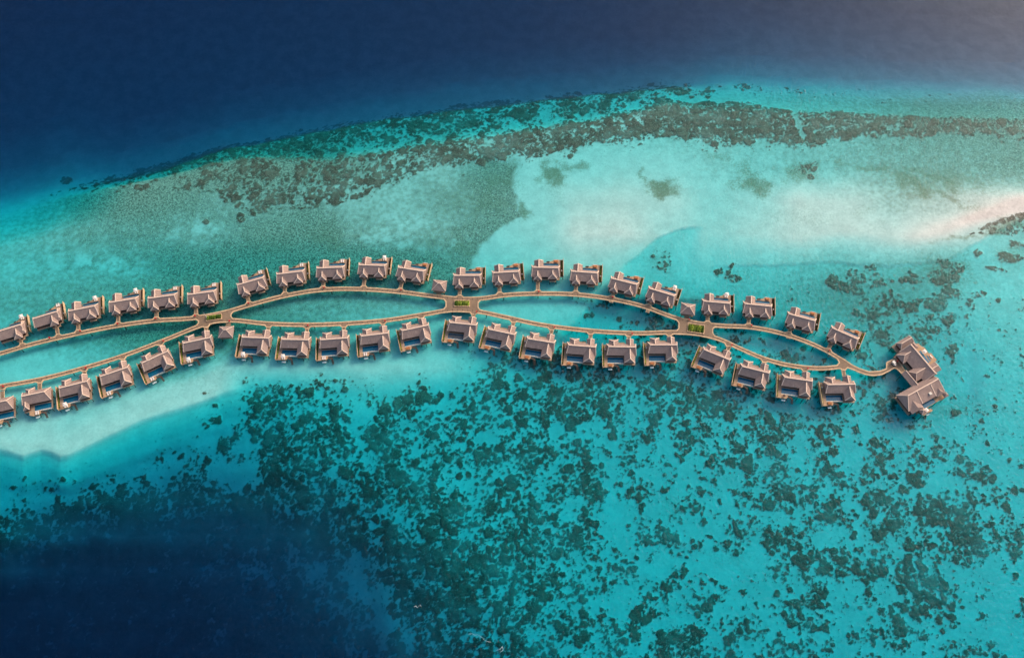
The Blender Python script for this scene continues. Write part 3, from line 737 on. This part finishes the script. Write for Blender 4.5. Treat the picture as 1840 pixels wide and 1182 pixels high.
#          0   80  160 240 320 400 480 560 640 720 800 880 960 1040 1120 1200 1280 1360 1440 1520 1600 1680 1760 1840
dep = grid(240, 60, [
 "2.0 2.0 1.6 1.2 1.1 1.1 1.1 1.1 1.2 1.2 1.2 1.2 1.2 1.5 1.5 1.5 1.5 1.6 1.6 1.6 1.6 1.7 1.7 1.7",
 "2.2 2.0 1.6 1.2 1.1 1.1 1.1 1.2 1.2 1.3 1.2 1.5 1.3 1.3 1.2 1.2 1.3 1.5 1.5 1.4 1.3 1.3 1.4 1.4",
 "2.2 1.8 1.3 1.2 1.2 1.2 1.2 1.2 1.2 1.2 1.2 1.2 1.1 .8  .7  .75 1.2 1.0 .5  .5  .7  .5  .3  .1",
 "1.8 1.6 1.4 1.4 1.4 1.4 1.3 1.3 1.2 1.2 1.2 1.3 1.1 .5  .45 .9  1.1 .8  .55 .45 .45 .3  .5  1.0",
 "2.1 2.1 2.1 2.2 2.3 2.3 2.3 2.3 2.2 2.1 2.0 1.7 1.5 1.1 1.3 2.0 2.0 1.7 1.7 1.9 1.8 1.8 1.7 1.7",
 "1.9 1.9 1.9 1.9 1.9 1.8 1.8 1.8 1.8 1.7 2.0 1.9 1.9 1.9 2.6 3.0 3.0 3.0 3.0 2.8 2.8 2.5 2.0 1.9",
 "2.1 2.1 2.2 2.3 2.4 2.3 2.2 2.2 2.1 2.1 2.0 1.9 2.0 2.6 4.2 4.2 4.2 4.0 3.8 3.4 3.2 3.3 2.6 2.4",
 "1.8 1.8 1.9 1.9 1.9 1.7 1.4 1.4 1.3 1.4 1.7 3.0 3.8 4.3 4.4 4.4 4.3 4.2 4.2 4.0 3.8 3.9 3.2 2.8",
 "1.4 1.2 1.2 1.3 1.8 3.0 4.4 3.6 3.2 3.4 4.0 4.3 4.4 4.5 4.5 4.4 4.4 4.3 4.3 4.2 4.2 4.0 3.5 3.1",
 "1.0 1.0 1.5 3.2 5.6 6.6 6.0 5.2 4.7 4.6 4.6 4.6 4.6 4.6 4.6 4.5 4.4 4.4 4.3 4.2 4.2 4.0 3.7 3.4",
 "5.2 5.8 6.4 7.2 8.0 8.0 7.0 6.2 5.4 4.9 4.7 4.7 4.6 4.6 4.6 4.5 4.4 4.4 4.3 4.2 4.2 4.0 3.9 3.7",
 "6.8 7.6 8.6 9.5 10.4 10.4 9.6 8.2 6.8 5.4 4.9 4.8 4.7 4.6 4.6 4.6 4.5 4.4 4.3 4.3 4.2 4.1 4.0 3.9",
 "8.6 11  13  14  14.5 14.5 13.5 11.5 9.0 6.4 5.3 4.9 4.8 4.7 4.7 4.7 4.6 4.5 4.4 4.4 4.3 4.2 4.1 4.1",
 "15  17  18  18  18  17.5 16  14  12  8.0 5.8 5.1 4.9 4.8 4.8 4.8 4.7 4.6 4.5 4.5 4.5 4.4 4.3 4.2",
 "20  20  20  20  20  19  18  15.5 12.5 9.5 6.8 5.5 5.1 4.9 4.9 4.9 4.8 4.7 4.7 4.7 4.6 4.6 4.5 4.4",
 "21  21  21  21  21  20  19  17.5 14.5 10.5 8.2 6.4 5.4 5.1 5.0 5.0 5.0 4.9 4.9 4.9 4.8 4.7 4.6 4.5",
 "22  22  22  22  22  21  20  19  17  12  9.5 7.6 6.0 5.4 5.2 5.2 5.2 5.1 5.1 5.0 4.9 4.8 4.7 4.6"])
cor = grid(540, 60, [
 "0   0   0   0   0   0   0   0   0   0   0   0   0   .0  .05 .1  .1  .05 .05 .15 .3  .25 .15 .15",
 "0   0   0   0   0   0   0   0   0   0   0   0   0   .1  .25 .3  .25 .15 .1  .1  .3  .35 .15 .15",
 "0   0   0   0   0   0   0   0   .02 0   .0  .30 .5  .55 .55 .55 .55 .4  .25 .2  .2  .1  .1  .1",
 "0   0   0   0   .0  .12 .65 .42 .25 .38 .5  .52 .55 .55 .55 .6  .6  .42 .3  .25 .4  .1  .15 .1",
 "0   0   0   0   .10 .12 .80 .75 .6  .6  .55 .6  .6  .55 .38 .38 .5  .6  .4  .25 .3  .38 .2  .1",
 ".03 .05 .05 .02 .32 .08 .88 .8  .5  .7  .45 .55 .6  .45 .35 .28 .35 .5  .5  .4  .4  .3  .4  .1",
 ".08 .2  .55 .85 .85 .8  .9  .8  .6  .75 .72 .62 .55 .42 .33 .3  .25 .48 .5  .42 .48 .5  .4  .18",
 ".75 .9  .95 1   1   1   1   .95 .8  .72 .75 .65 .62 .6  .4  .3  .25 .3  .4  .32 .42 .6  .65 .28",
 "1   1   1   1   1   .8  .6  .45 .45 .85 .82 .75 .7  .5  .32 .3  .22 .25 .45 .45 .4  .55 .3  .12",
 "1   1   1   1   1   1   .9  .8  .35 .78 .85 .75 .62 .5  .35 .38 .25 .22 .45 .25 .32 .55 .2  .2",
 "1   1   1   1   1   1   1   1   .75 .65 .8  .68 .62 .5  .42 .6  .32 .3  .42 .25 .5  .32 .2  .2",
 "1   1   1   1   1   1   1   1   .8  .6  .75 .65 .6  .5  .45 .6  .35 .35 .4  .25 .5  .3  .2  .2"])
rub = grid(240, 60, [
 ".3 .3 .3 .4 .5 .6 .6 .5 .4 .4 .4 .3 .3 .3 .2 .3 .3 .3 .4 .4 .5 .6 .6 .6",
 ".3 .3 .4 .5 .7 .75 .7 .65 .45 .35 .35 .35 .15 .1 .05 .1 .25 .25 .3 .35 .45 .5 .55 .6",
 ".1 .45 .65 .75 .65 .5 .5 .5 .35 .35 .5 .5 .1 0 0 0 0 .05 .0 .15 .35 .35 .25 .1",
 ".35 .45 .55 .55 .5 .55 .65 .75 .55 .45 .5 .2 0 0 0 0 0 .0 .05 0 0 0 .1 .3",
 ".35 .4 .45 .5 .65 .75 .75 .78 .75 .75 .65 .12 0 0 .0 .15 .1 .15 .3 .35 .3 .45 .2 .2",
 ".45 .45 .5 .55 .6 .6 .55 .5 .5 .45 .25 .15 .05 0 .1 .25 .3 .3 .4 .5 .45 .35 .2 .15",
 ".3 .45 .45 .65 .75 .7 .5 .45 .25 .15 .1 0 0 .1 .15 .15 .15 .1 .15 .3 .4 .25 .2 .2",
 ".1 .05 .15 .35 .35 .2 0 0 0 0 0 0 0 0 0 0 0 0 .05 .1 .2 .2 .15 .15",
 "0 0 0 0 0 0 0 0 0 0 0 0 0 0 0 0 0 0 0 .05 .15 .15 .15 .15",
 "0 0 0 0 0 0 0 0 0 0 0 0 0 0 0 .1 .1 .1 0 .05 .15 .15 .1 .15"])
def pw(x, pts):
    return np.interp(x, [p[0] for p in pts], [p[1] for p in pts])
YN = [(-300,440),(0,378),(60,362),(110,345),(190,328),(300,300),(400,268),(500,252),(600,234),(700,216),(800,200),(900,190),(1000,178),(1100,168),(1200,158),(1300,156),(1400,158),(1600,164),(1840,172),(2100,180)]
YB = [(-300,440),(0,378),(150,345),(200,352),(300,338),(380,352),(420,375),(470,385),(560,372),(600,362),(650,350),(700,325),(800,292),(900,285),(1000,270),(1100,255),(1200,243),(1300,258),(1400,256),(1450,258),(1500,250),(1600,244),(1700,246),(1840,240),(2100,230)]
SE = [(-300,830),(0,809),(20,814),(42,821),(58,816),(74,811),(92,815),(108,823),(120,821),(140,812),(170,797),(210,780),(250,761),(290,747),(330,735),(365,722),(400,707),(450,696)]
Z = np.zeros_like(GX)
def fields(GX, GY, Z):
    u, v = UV(GX, GY, Z)
    u = np.clip(u, -300, 2140); v = np.clip(v, -400, 1500)
    return u, v
w1 = fbm(GX, GY, 11, 40, 4); w2 = fbm(GX, GY, 31, 40, 4); w3 = fbm(GX, GY, 51, 9, 3)
def sstep(x, a, b): t = np.clip((x-a)/(b-a), 0, 1); return t*t*(3-2*t)
def depth_field(u, v):
    uw, vw = u+w1*18, v+w2*14
    d = dep(uw, vw)
    d = d*np.interp(d, [0, 2.2, 4.2], [.8, .8, 1.0]); d = np.where(d > 4.8, 4.8+(d-4.8)*1.45, d)
    # northern drop-off
    yn = pw(u, YN)+w2*8
    s = v-yn
    lw = sstep(u, 250, 60); rw = sstep(u, 1150, 1350)
    mw = np.interp(u, [100,300,450,600,700,800,900,1000,1100,1200,1300], [8,14,24,52,56,58,55,50,42,30,38])
    base = np.where(s < 0, np.interp(s, [-400, -100, -50, -26, -10, 0], [25.5, 23.5, 20, 16, 10.5, 5.4]), np.interp(s/mw, [0, .4, .8, 1.1, 1.5], [5.2, 3.9, 2.9, 1.1, .85]))
    left = np.interp(s, [-400, -140, -70, -35, -10, 10, 35, 70], [25.5, 23, 19, 13.5, 8.4, 5.2, 3.4, 2.0])
    rgt = np.interp(s, [-400, -140, -60, -25, -5, 10, 25, 45, 60], [25.5, 23, 18, 12.5, 7.6, 4.8, 3.2, 1.5, 1.1])
    prof = base*(1-lw)*(1-rw)+left*lw+rgt*rw
    k = sstep(s, 30, 90); d = prof*(1-k)+d*k
    # the sharp southern edge of the left sand flat
    se = pw(u, SE)+w1*4+w3*1.5
    q = v-se; m = sstep(u, 480, 380)
    sh = np.interp(q, [-60, -14, -4, 2, 8, 26, 46, 70], [.9, .75, .85, 1.6, 2.4, 3.6, 5.4, 6.6])
    kk = m*sstep(q, -70, -40)*sstep(q, 75, 45); d = d*(1-kk)+sh*kk
    k2 = m*sstep(q, 45, 75)*sstep(q, 200, 120); d = np.where(k2 > 0, np.maximum(d, 5.4*k2), d)
    # sand bank edges (small steps in depth)
    def step(ul, vl, side, amt, wd, u0, u1):
        y = pw(u, list(zip(ul, vl)))+w1*7+w3*2.5; q_ = (v-y)*side
        e = sstep(u, u0, u0+30)*sstep(u, u1, u1-30)
        return amt*sstep(q_, -2, wd)*np.exp(-np.maximum(q_, 0)/60)*e
    d = d+step((1100,1140,1180,1220,1262,1300), (490,462,430,412,405,398), 1, .75, 5, 1105, 1268)
    d = d+step((1270,1400,1500,1600,1700,1760,1840), (480,473,472,474,468,430,392), 1, .6, 7, 1270, 1900)
    d = d+step((1030,1045,1060,1075), (640,600,570,545), -1, 0, 5, 1000, 1100)
    # beach ridge on the right
    rb = pw(u, [(1560,440),(1640,424),(1700,408),(1760,388),(1840,368),(2100,330)])
    g = np.exp(-((v-rb)/18.0)**2)*sstep(u, 1560, 1760); d = d*(1-.97*g)-.10*g*sstep(u, 1700, 1840)
    # blue lens: deep side of the sand in the second loop
    xl = pw(v, [(520,1075),(545,1060),(570,1035),(600,1005),(620,985)])
    g = sstep(v, 535, 548)*sstep(v, 640, 615)*sstep(u, xl-4+w3*10, xl+28+w3*10)*sstep(u, 1300, 1240); d = d+g*np.maximum(0, 4.6-d)*.85
    g2 = np.exp(-(((u-1745)/16)**2+((v-700)/75)**2)); d = d+.8*g2
    return d
for _ in range(3):
    u, v = fields(GX, GY, Z)
    D = depth_field(u, v); Z = -D.astype(np.float32)
u, v = fields(GX, GY, Z); D = -Z
# --- coral cover, rubble and weed
uw, vw = u+w1*16+w3*5, v+w2*16
cv = np.where(v > 535, cor(uw, vw), 0.0)
yn = pw(u, YN)+w2*8; yb = pw(u, YB)+w1*12+w3*9
mixw = pw(u, [(100,6),(300,12),(450,22),(600,52),(700,56),(800,58),(900,55),(1000,50),(1100,42),(1200,26),(1250,30),(1400,38),(1840,45)])
mid = yn+mixw
up = np.interp(u, [0,120,200,320,500,700,1000,1180,1260,1400,1840], [0,.12,.6,.9,.78,.6,.62,.55,.22,.10,.04])
body = np.interp(u, [0,150,260,340,380,450,620,800,1000,1250,1420,1500,1600,1700,1840], [0,.05,.25,.25,.45,.42,.56,.78,.86,.84,.80,.76,.66,.60,.50])
tt = np.clip((v-yn)/np.maximum(mixw, 1), 0, 1); upv = up*np.interp(tt, [0, .35, .75, 1], [1.15, .95, .50, .55])
nb = np.where(v < mid, upv*sstep(v, yn-16, yn+4)+(body-upv)*sstep(v, mid-6, mid+3), body)*sstep(v, yb+10, yb-8)
gap = np.exp(-((u-(1432+(v-215)*.35))/4.5)**2)*sstep(v, 262, 245)*sstep(v, 170, 190); nb = nb*(1-.9*gap)
fr = np.interp(u, [0,560,620,900,1000,1300,1600,1840], [0,.05,.12,.12,.16,.12,.1,.12])*sstep(v, yb+38, yb+4)*sstep(v, yb-20, yb)
nb = np.maximum(nb, fr)
cv = np.maximum(cv, nb)
def blob(cu, cv_, ru, rv, amt, rot=0.0):
    global cv
    c, s = math.cos(rot), math.sin(rot); a = ((u-cu)*c+(v-cv_)*s)/ru; b = (-(u-cu)*s+(v-cv_)*c)/rv
    r = np.sqrt(a*a+b*b)+w3*.5; cv = np.maximum(cv, amt*sstep(r, 1.15, .65))
for b in [(405,800,19,19,.97),(25,876,6,5,.9),(45,858,7,3,.6,-.9),(10,918,7,4,.6),(120,325,12,8,.9),(385,757,14,8,.75),(370,765,9,8,.7),(620,752,14,10,.8),
          (1180,472,34,20,.30),(1190,478,14,10,.5),(1330,480,24,10,.3),(1322,500,14,8,.55),(1300,492,20,12,.2),(1430,515,40,40,.12),(1545,505,55,30,.38),(1700,490,42,26,.55),(1640,500,30,20,.35),(1600,545,40,25,.35),(1690,548,22,14,.7),(1706,572,16,14,.9),(1700,528,26,12,.6),
          (1630,555,34,16,.7,.5),(1575,590,18,40,.6,-.5),(1600,610,14,30,.7,-.6),(1805,400,46,12,.55,-.3),(1820,412,30,12,.5),(1790,416,50,4,.5,-.1),(1758,455,9,7,.8),(1815,462,24,11,.75),(1790,484,22,5,.5,.2),(1830,440,22,10,.35),
          (1760,530,18,12,.4),(1740,560,14,20,.3),(1580,738,15,30,.75,.5),(1710,740,60,12,.2),(1660,790,14,40,.3),(1440,305,22,14,.35,-.4),(1462,300,10,12,.55),(1455,318,9,6,.75),
          (990,536,5,3,.9),(1430,640,6,6,.9),(1418,642,4,8,.8),(1060,545,36,10,.35,.2),(1095,548,20,12,.6),(1200,585,30,12,.5,.4),(1060,570,12,14,.4),(1300,600,18,12,.3),(432,390,9,9,.9),(490,352,12,9,.8),(518,355,12,10,.8),(370,399,6,5,.8),(455,385,5,4,.9),
          (1240,1150,36,40,.8),(1075,895,26,26,.75),(1555,850,18,26,.8),(1570,895,24,24,.75),(1500,920,18,28,.8),(1600,945,20,18,.8),(1650,862,22,20,.9),(1750,890,18,22,.8),(1735,960,34,34,.95),(1680,930,22,20,.8),(1765,985,22,20,.9),(1660,1045,24,30,.85),(1665,1085,24,20,.7),(1440,1010,24,16,.85),(1480,1000,26,18,.7),(1460,1080,16,18,.8),(1455,1120,14,20,.8),(1575,1025,20,14,.8),(1335,940,20,20,.6),(1400,960,30,22,.7),(1300,860,36,22,.4),(1620,1130,16,16,.7),(1360,800,28,24,.4),(1570,722,22,14,.3),
          (980,750,12,34,.85),(990,810,16,24,.8),(1010,740,16,30,.7,.6),(960,690,26,16,.6),(1050,700,20,14,.8),(860,700,14,16,.8),(760,715,18,18,.85),(520,720,40,30,.6),(505,800,38,46,.5),(590,900,30,30,.6),(720,900,36,30,.7),(690,960,30,26,.7),(640,840,24,36,.5)]:
    blob(*b)
for b in [(600,840,16,60,.2),(870,785,26,24,.7),(1080,790,22,24,.5),(440,800,18,30,.8),(430,850,34,16,.9),(1110,960,36,30,.7),(1060,1080,46,16,.5),(1300,1010,40,26,.5),(1200,820,26,18,.4),(835,835,22,14,.5),(650,1040,18,50,.7,.45),(690,1110,16,50,.75,-.5),(1520,820,22,14,.5),(1500,870,26,14,.6),(1610,1000,24,14,.4)]:
    cu, cv_, ru, rv, am = b[:5]; a = (u-cu)/ru; bb = (v-cv_)/rv; cv = cv*(1-am*np.exp(-(a*a+bb*bb)))
def discs(x, y, seed, lam, p, r0=.24, r1=.38):
    rs = np.random.RandomState(seed); J = rs.rand(256, 256, 4).astype(np.float32)
    X = x/lam; Y = y/lam; xi = np.floor(X).astype(np.int32); yi = np.floor(Y).astype(np.int32)
    best = np.full(X.shape, -9.0, np.float32)
    for i in (-1, 0, 1):
        for j in (-1, 0, 1):
            t = J[(xi+i) & 255, (yi+j) & 255]
            dx = xi+i+t[..., 0]-X; dy = yi+j+t[..., 1]-Y
            rad = (r0+r1*t[..., 2])*np.clip((p-t[..., 3])*5, -.6, 1)
            best = np.maximum(best, rad-np.sqrt(dx*dx+dy*dy))
    return best*lam
cl1 = cells(GX+w3*1.2, GY, 5, 2.6)
big = fbm(GX, GY, 71, 14, 3); med = fbm(GX, GY, 91, 5, 3, .6)
wx, wy = GX+.9*perlin(GX/2.6, GY/2.6, 301)+.4*perlin(GX/1.1, GY/1.1, 303), GY+.9*perlin(GX/2.6, GY/2.6, 305)+.4*perlin(GX/1.1, GY/1.1, 307)
pr = np.where(cv < .012, -.3, np.clip(cv, 0, 1)*np.where(v > 560, .90, 1.05)+(.70*big+.35*med)*np.clip(cv*4, 0, 1)*np.clip((1.25-cv)*2, .2, 1))
f = np.maximum(discs(wx, wy, 401, 4.8, pr*.85), discs(wx, wy, 402, 2.6, pr*.9))
f = np.maximum(f, discs(wx, wy, 403, 1.6, pr*.95, .26, .36))
f = np.maximum(f, discs(wx, wy, 404, 1.1, np.minimum(pr*.8+.03*(cv > .03), .6), .28, .3))
f = np.maximum(f, (cv-.92+.5*med+.3*big)*3.0)
coral = np.clip(f, -1, 1).astype(np.float32)
cm = sstep(coral, -.1, .35)
rb = np.clip(rub(uw, vw), 0, 1)*sstep(v, yn-20, yn+25)
rb = np.where(v > 780, rb*.5, rb)
sbd = pw(v, [(285,945),(320,925),(360,935),(388,948),(402,922),(430,884),(470,852),(510,835),(560,830)])+w1*14+w3*12
inb = sstep(v, 270, 300)*sstep(v, 540, 500)
rb = rb*(1-inb*.92*sstep(u, sbd-14, sbd+10)*sstep(u, 1300, 1150)*sstep(v, 480, 465)*1.0)
rb = np.maximum(rb, .62*inb*sstep(u, sbd+8, sbd-16)*sstep(u, sbd-190, sbd-60))
# weed / olive smudges on the sand
wd = np.zeros_like(rb); wa = fbm(GX, GY, 211, 12, 4, .6); wb = fbm(GX, GY, 231, 12, 4, .6)
def smudge(cu, cv_, ru, rv, amt, rot=0.0):
    global wd
    c, s = math.cos(rot), math.sin(rot); us, vs_ = u+wa*22, v+wb*16; a = ((us-cu)*c+(vs_-cv_)*s)/(ru*1.25); b = (-(us-cu)*s+(vs_-cv_)*c)/(rv*1.25)
    r = np.sqrt(a*a+b*b)+w3*.6; wd = np.maximum(wd, min(1, amt*1.15)*sstep(r, 1.5, .1))
for b in [(990,312,15,28,.75,-.45),(1030,300,38,10,.55,-.1),(905,322,34,22,.4),(938,378,10,14,.65,-.4),(1158,318,5,22,.5,-.5),(1192,340,26,15,.75),(1180,338,20,8,.3,.7),(590,430,34,24,.35),(480,440,60,30,.25),
          (1352,332,30,22,.7,.3),(1335,312,14,18,.5),(1440,310,36,18,.55,-.3),(1300,285,40,10,.35,.3),(1560,300,60,9,.5,.1),(1640,330,50,14,.62,.3),(1680,320,60,9,.55,.35),(1700,350,55,7,.5,.5),(1655,345,30,10,.5),(1720,318,60,16,.4,.3),(1545,380,30,10,.25),(1450,390,60,20,.2),(1600,400,80,10,.15,-.2),
          (1810,405,46,12,.6,-.25),(1740,425,50,4,.5,-.12),(1820,455,30,20,.4),(1180,470,34,22,.35),(1330,495,50,20,.3),(850,360,70,30,.35),(780,430,40,24,.3),(830,450,26,20,.35),(1100,400,60,20,.08),(1610,520,80,60,.3),(1500,560,50,60,.25),(1700,490,60,40,.4),(400,560,120,60,.3),(300,600,80,40,.3),(1390,560,90,30,.15),(1660,600,50,60,.2),(1720,735,60,20,.35),(1000,345,30,18,.25,.5),(640,300,60,30,.3),(1310,360,26,20,.15),(1210,900,26,30,.3),(1310,1000,40,24,.25),(1240,760,60,50,.2)]:
    smudge(*b)
light = np.clip(fbm(GX, GY, 151, 7, 4, .65)+.25, 0, 1)
def lp(cu, cv_, ru, rv, amt):
    a = (u-cu)/ru; b = (v-cv_)/rv; return amt*np.exp(-(a*a+b*b))
lt = lp(360,415,45,22,.8)+lp(170,470,70,16,.7)+lp(235,492,30,10,.6)+lp(740,395,60,16,.8)+lp(700,430,60,22,.7)+lp(800,440,40,20,.5)+lp(560,340,60,14,.5)+lp(90,420,90,40,.35)+lp(120,480,90,20,.5)+lp(30,490,40,20,.4)
lt = np.clip(lt*light*1.8, 0, 1)
rb = np.clip(rb*(1-.85*lt), 0, 1)
# relief
Zf = Z+cm*(.35+.35*np.clip(cl1, 0, 1))*np.clip(D-.4, 0, 1)*np.interp(D, [7, 13], [1, .1])+.05*perlin(GX/2.2, GY/2.2, 7)*np.clip(D, 0, 1)
ny, nx = GX.shape
co_ = np.stack([GX, GY, Zf.astype(np.float32)], -1).reshape(-1, 3).astype(np.float32)
idx = np.arange(ny*nx).reshape(ny, nx)
q = np.stack([idx[:-1, :-1], idx[:-1, 1:], idx[1:, 1:], idx[1:, :-1]], -1).reshape(-1, 4).astype(np.int32)
me = bpy.data.meshes.new('seabed'); me.vertices.add(len(co_)); me.vertices.foreach_set('co', co_.ravel())
me.loops.add(q.size); me.loops.foreach_set('vertex_index', q.ravel()); me.polygons.add(len(q))
me.polygons.foreach_set('loop_start', np.arange(0, q.size, 4, dtype=np.int32)); me.polygons.foreach_set('loop_total', np.full(len(q), 4, np.int32))
me.update(calc_edges=True); me.shade_smooth()
for nm, ar in (('coral', coral), ('rubble', rb), ('weed', wd), ('depth', D)):
    a = me.attributes.new(nm, 'FLOAT', 'POINT'); a.data.foreach_set('value', np.ascontiguousarray(ar, dtype=np.float32).ravel())
def seabed_mat():
    t = NT('seabed_sand_and_reef'); v = t.coord()
    co, ru, we, de = t.attr('coral'), t.attr('rubble'), t.attr('weed'), t.attr('depth')
    f1 = t.noise(v, .9, 5, .7); f2 = t.noise(v, 2.2, 3, .6); f3 = t.noise(v, .12, 4, .6); f4 = t.noise(v, .45, 4, .65); f5 = t.noise(v, 1.3, 2, .5)
    sand = t.mix(t.ramp(f3, .3, .7), lin(196, 187, 176), lin(212, 203, 191))
    sand = t.mix(t.ramp(f1, .35, .75, 0, .22), sand, lin(150, 150, 136))
    # rubble: speckle of pale coral sand and dark algae
    sp = t.math('ADD', t.math('MULTIPLY', f1, .6), t.math('MULTIPLY', f2, .4))
    rc = t.mix(t.ramp(sp, .43, .57), lin(60, 60, 48), lin(176, 162, 140))
    rc = t.mix(t.ramp(f4, .35, .65, 0, .35), rc, lin(118, 112, 98))
    rc = t.mix(t.ramp(f5, .62, .70, 0, .8), rc, lin(214, 202, 184))
    thr = t.math('ADD', t.math('MULTIPLY', ru, 1.25), t.math('MULTIPLY', t.math('SUBTRACT', f4, .5), .9))
    c = t.mix(t.math('MULTIPLY', t.ramp(thr, .1, .85), .92), sand, rc)
    wthr = t.math('ADD', we, t.math('MULTIPLY', t.math('SUBTRACT', sp, .5), 1.6))
    c = t.mix(t.math('MULTIPLY', t.ramp(wthr, .1, .9), .85), c, t.mix(t.ramp(f2, .35, .65), lin(96, 92, 66), lin(134, 124, 92)))
    # coral
    cc = t.mix(t.ramp(f2, .32, .68), lin(44, 34, 29), lin(112, 90, 75))
    cc = t.mix(t.ramp(f1, .52, .74, 0, .6), cc, lin(158, 138, 118))
    cc = t.mix(t.ramp(f4, .4, .7, 0, .6), cc, lin(58, 66, 54))
    f6 = t.noise(v, .16, 5, .7); cc = t.mix(t.ramp(f6, .45, .62, 0, .5), cc, lin(124, 112, 96)); cc = t.mix(t.ramp(f5, .60, .70, 0, .45), cc, lin(180, 168, 148))
    k = t.math('ADD', co, t.math('MULTIPLY', t.math('SUBTRACT', f2, .5), .9))
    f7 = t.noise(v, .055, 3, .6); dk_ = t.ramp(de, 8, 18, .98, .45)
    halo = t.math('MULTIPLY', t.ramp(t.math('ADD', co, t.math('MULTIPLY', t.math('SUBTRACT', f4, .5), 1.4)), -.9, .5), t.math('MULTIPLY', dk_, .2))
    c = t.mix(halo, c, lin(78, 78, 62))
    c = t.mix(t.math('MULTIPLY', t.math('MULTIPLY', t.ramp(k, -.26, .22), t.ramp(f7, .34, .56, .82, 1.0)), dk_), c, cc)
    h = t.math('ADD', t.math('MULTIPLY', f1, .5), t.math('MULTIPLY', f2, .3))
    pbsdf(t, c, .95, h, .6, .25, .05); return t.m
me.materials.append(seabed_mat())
sb = bpy.data.objects.new('seabed', me); C.objects.link(sb); sb['kind'] = 'structure'

# ------------------------------------------------------------------ water
def water_mat():
    t = NT('sea_water'); v = t.coord()
    n1 = t.noise(t.scalevec(v, .78, .46, 1, R(-20)), 1.0, 3, .5, .2); n2 = t.noise(t.scalevec(v, 1.5, .8, 1, R(20)), 1.0, 3, .6)
    h = t.math('ADD', t.math('MULTIPLY', n1, 1.0), t.math('MULTIPLY', n2, .22))
    b = t.n('ShaderNodeBump'); b.inputs['Strength'].default_value = 1; b.inputs['Distance'].default_value = .46; t.l(h, b.inputs['Height'])
    gm = t.n('ShaderNodeNewGeometry'); dp = t.n('ShaderNodeVectorMath', operation='DOT_PRODUCT'); t.l(b.outputs[0], dp.inputs[0]); t.l(gm.outputs['Incoming'], dp.inputs[1])
    cs = t.math('ABSOLUTE', dp.outputs['Value']); sch = t.math('POWER', t.math('SUBTRACT', 1.0, cs, True), 5.0)
    fr = t.math('ADD', t.math('MULTIPLY', sch, .75), .011, True)
    gl = t.n('ShaderNodeBsdfGlossy'); gl.inputs['Roughness'].default_value = .33; gl.distribution = 'BECKMANN'; t.l(b.outputs[0], gl.inputs['Normal'])
    tr = t.n('ShaderNodeBsdfTransparent'); mx = t.n('ShaderNodeMixShader')
    t.l(fr, mx.inputs[0]); t.l(tr.outputs[0], mx.inputs[1]); t.l(gl.outputs[0], mx.inputs[2]); t.l(mx.outputs[0], t.out.inputs['Surface'])
    va = t.n('ShaderNodeVolumeAbsorption'); va.inputs['Color'].default_value = (.0, .908, .944, 1); va.inputs['Density'].default_value = .50
    t.l(va.outputs[0], t.out.inputs['Volume'])
    return t.m
wb = MB().box(-6500, 6500, -6500, 6500, -45, 0).build('water', water_mat()); wb['kind'] = 'structure'

# foam streaks
def foam(pts, wd, name, lb):
    mb = MB(); P = [W(a, b, .03) for a, b in pts]
    for i in range(len(P)-1):
        d = (P[i+1]-P[i]).normalized(); n = Vector((-d.y, d.x, 0)); a = wd*random.uniform(.2, 1.2)/8; b = wd*random.uniform(.2, 1.2)/8
        mb.add([P[i]-n*a, P[i+1]-n*b, P[i+1]+n*b, P[i]+n*a], [(0, 1, 2, 3)])
    o = mb.build(name, M['foam']); tag(o, lb, 'foam', None, 'stuff')
foam([(744,1090),(747,1088),(750,1091),(755,1086),(757,1089)], .4, 'foam', 'tiny white foam flecks over the dark reef at bottom')
foam([(842,1139),(848,1137),(853,1141),(858,1139),(866,1144),(872,1151),(882,1153)], .35, 'foam', 'wavy white foam line on the water near the bottom edge')
foam([(892,1168),(898,1166),(903,1161),(904,1167),(899,1171)], .5, 'foam', 'small white foam patch nearest the bottom edge')
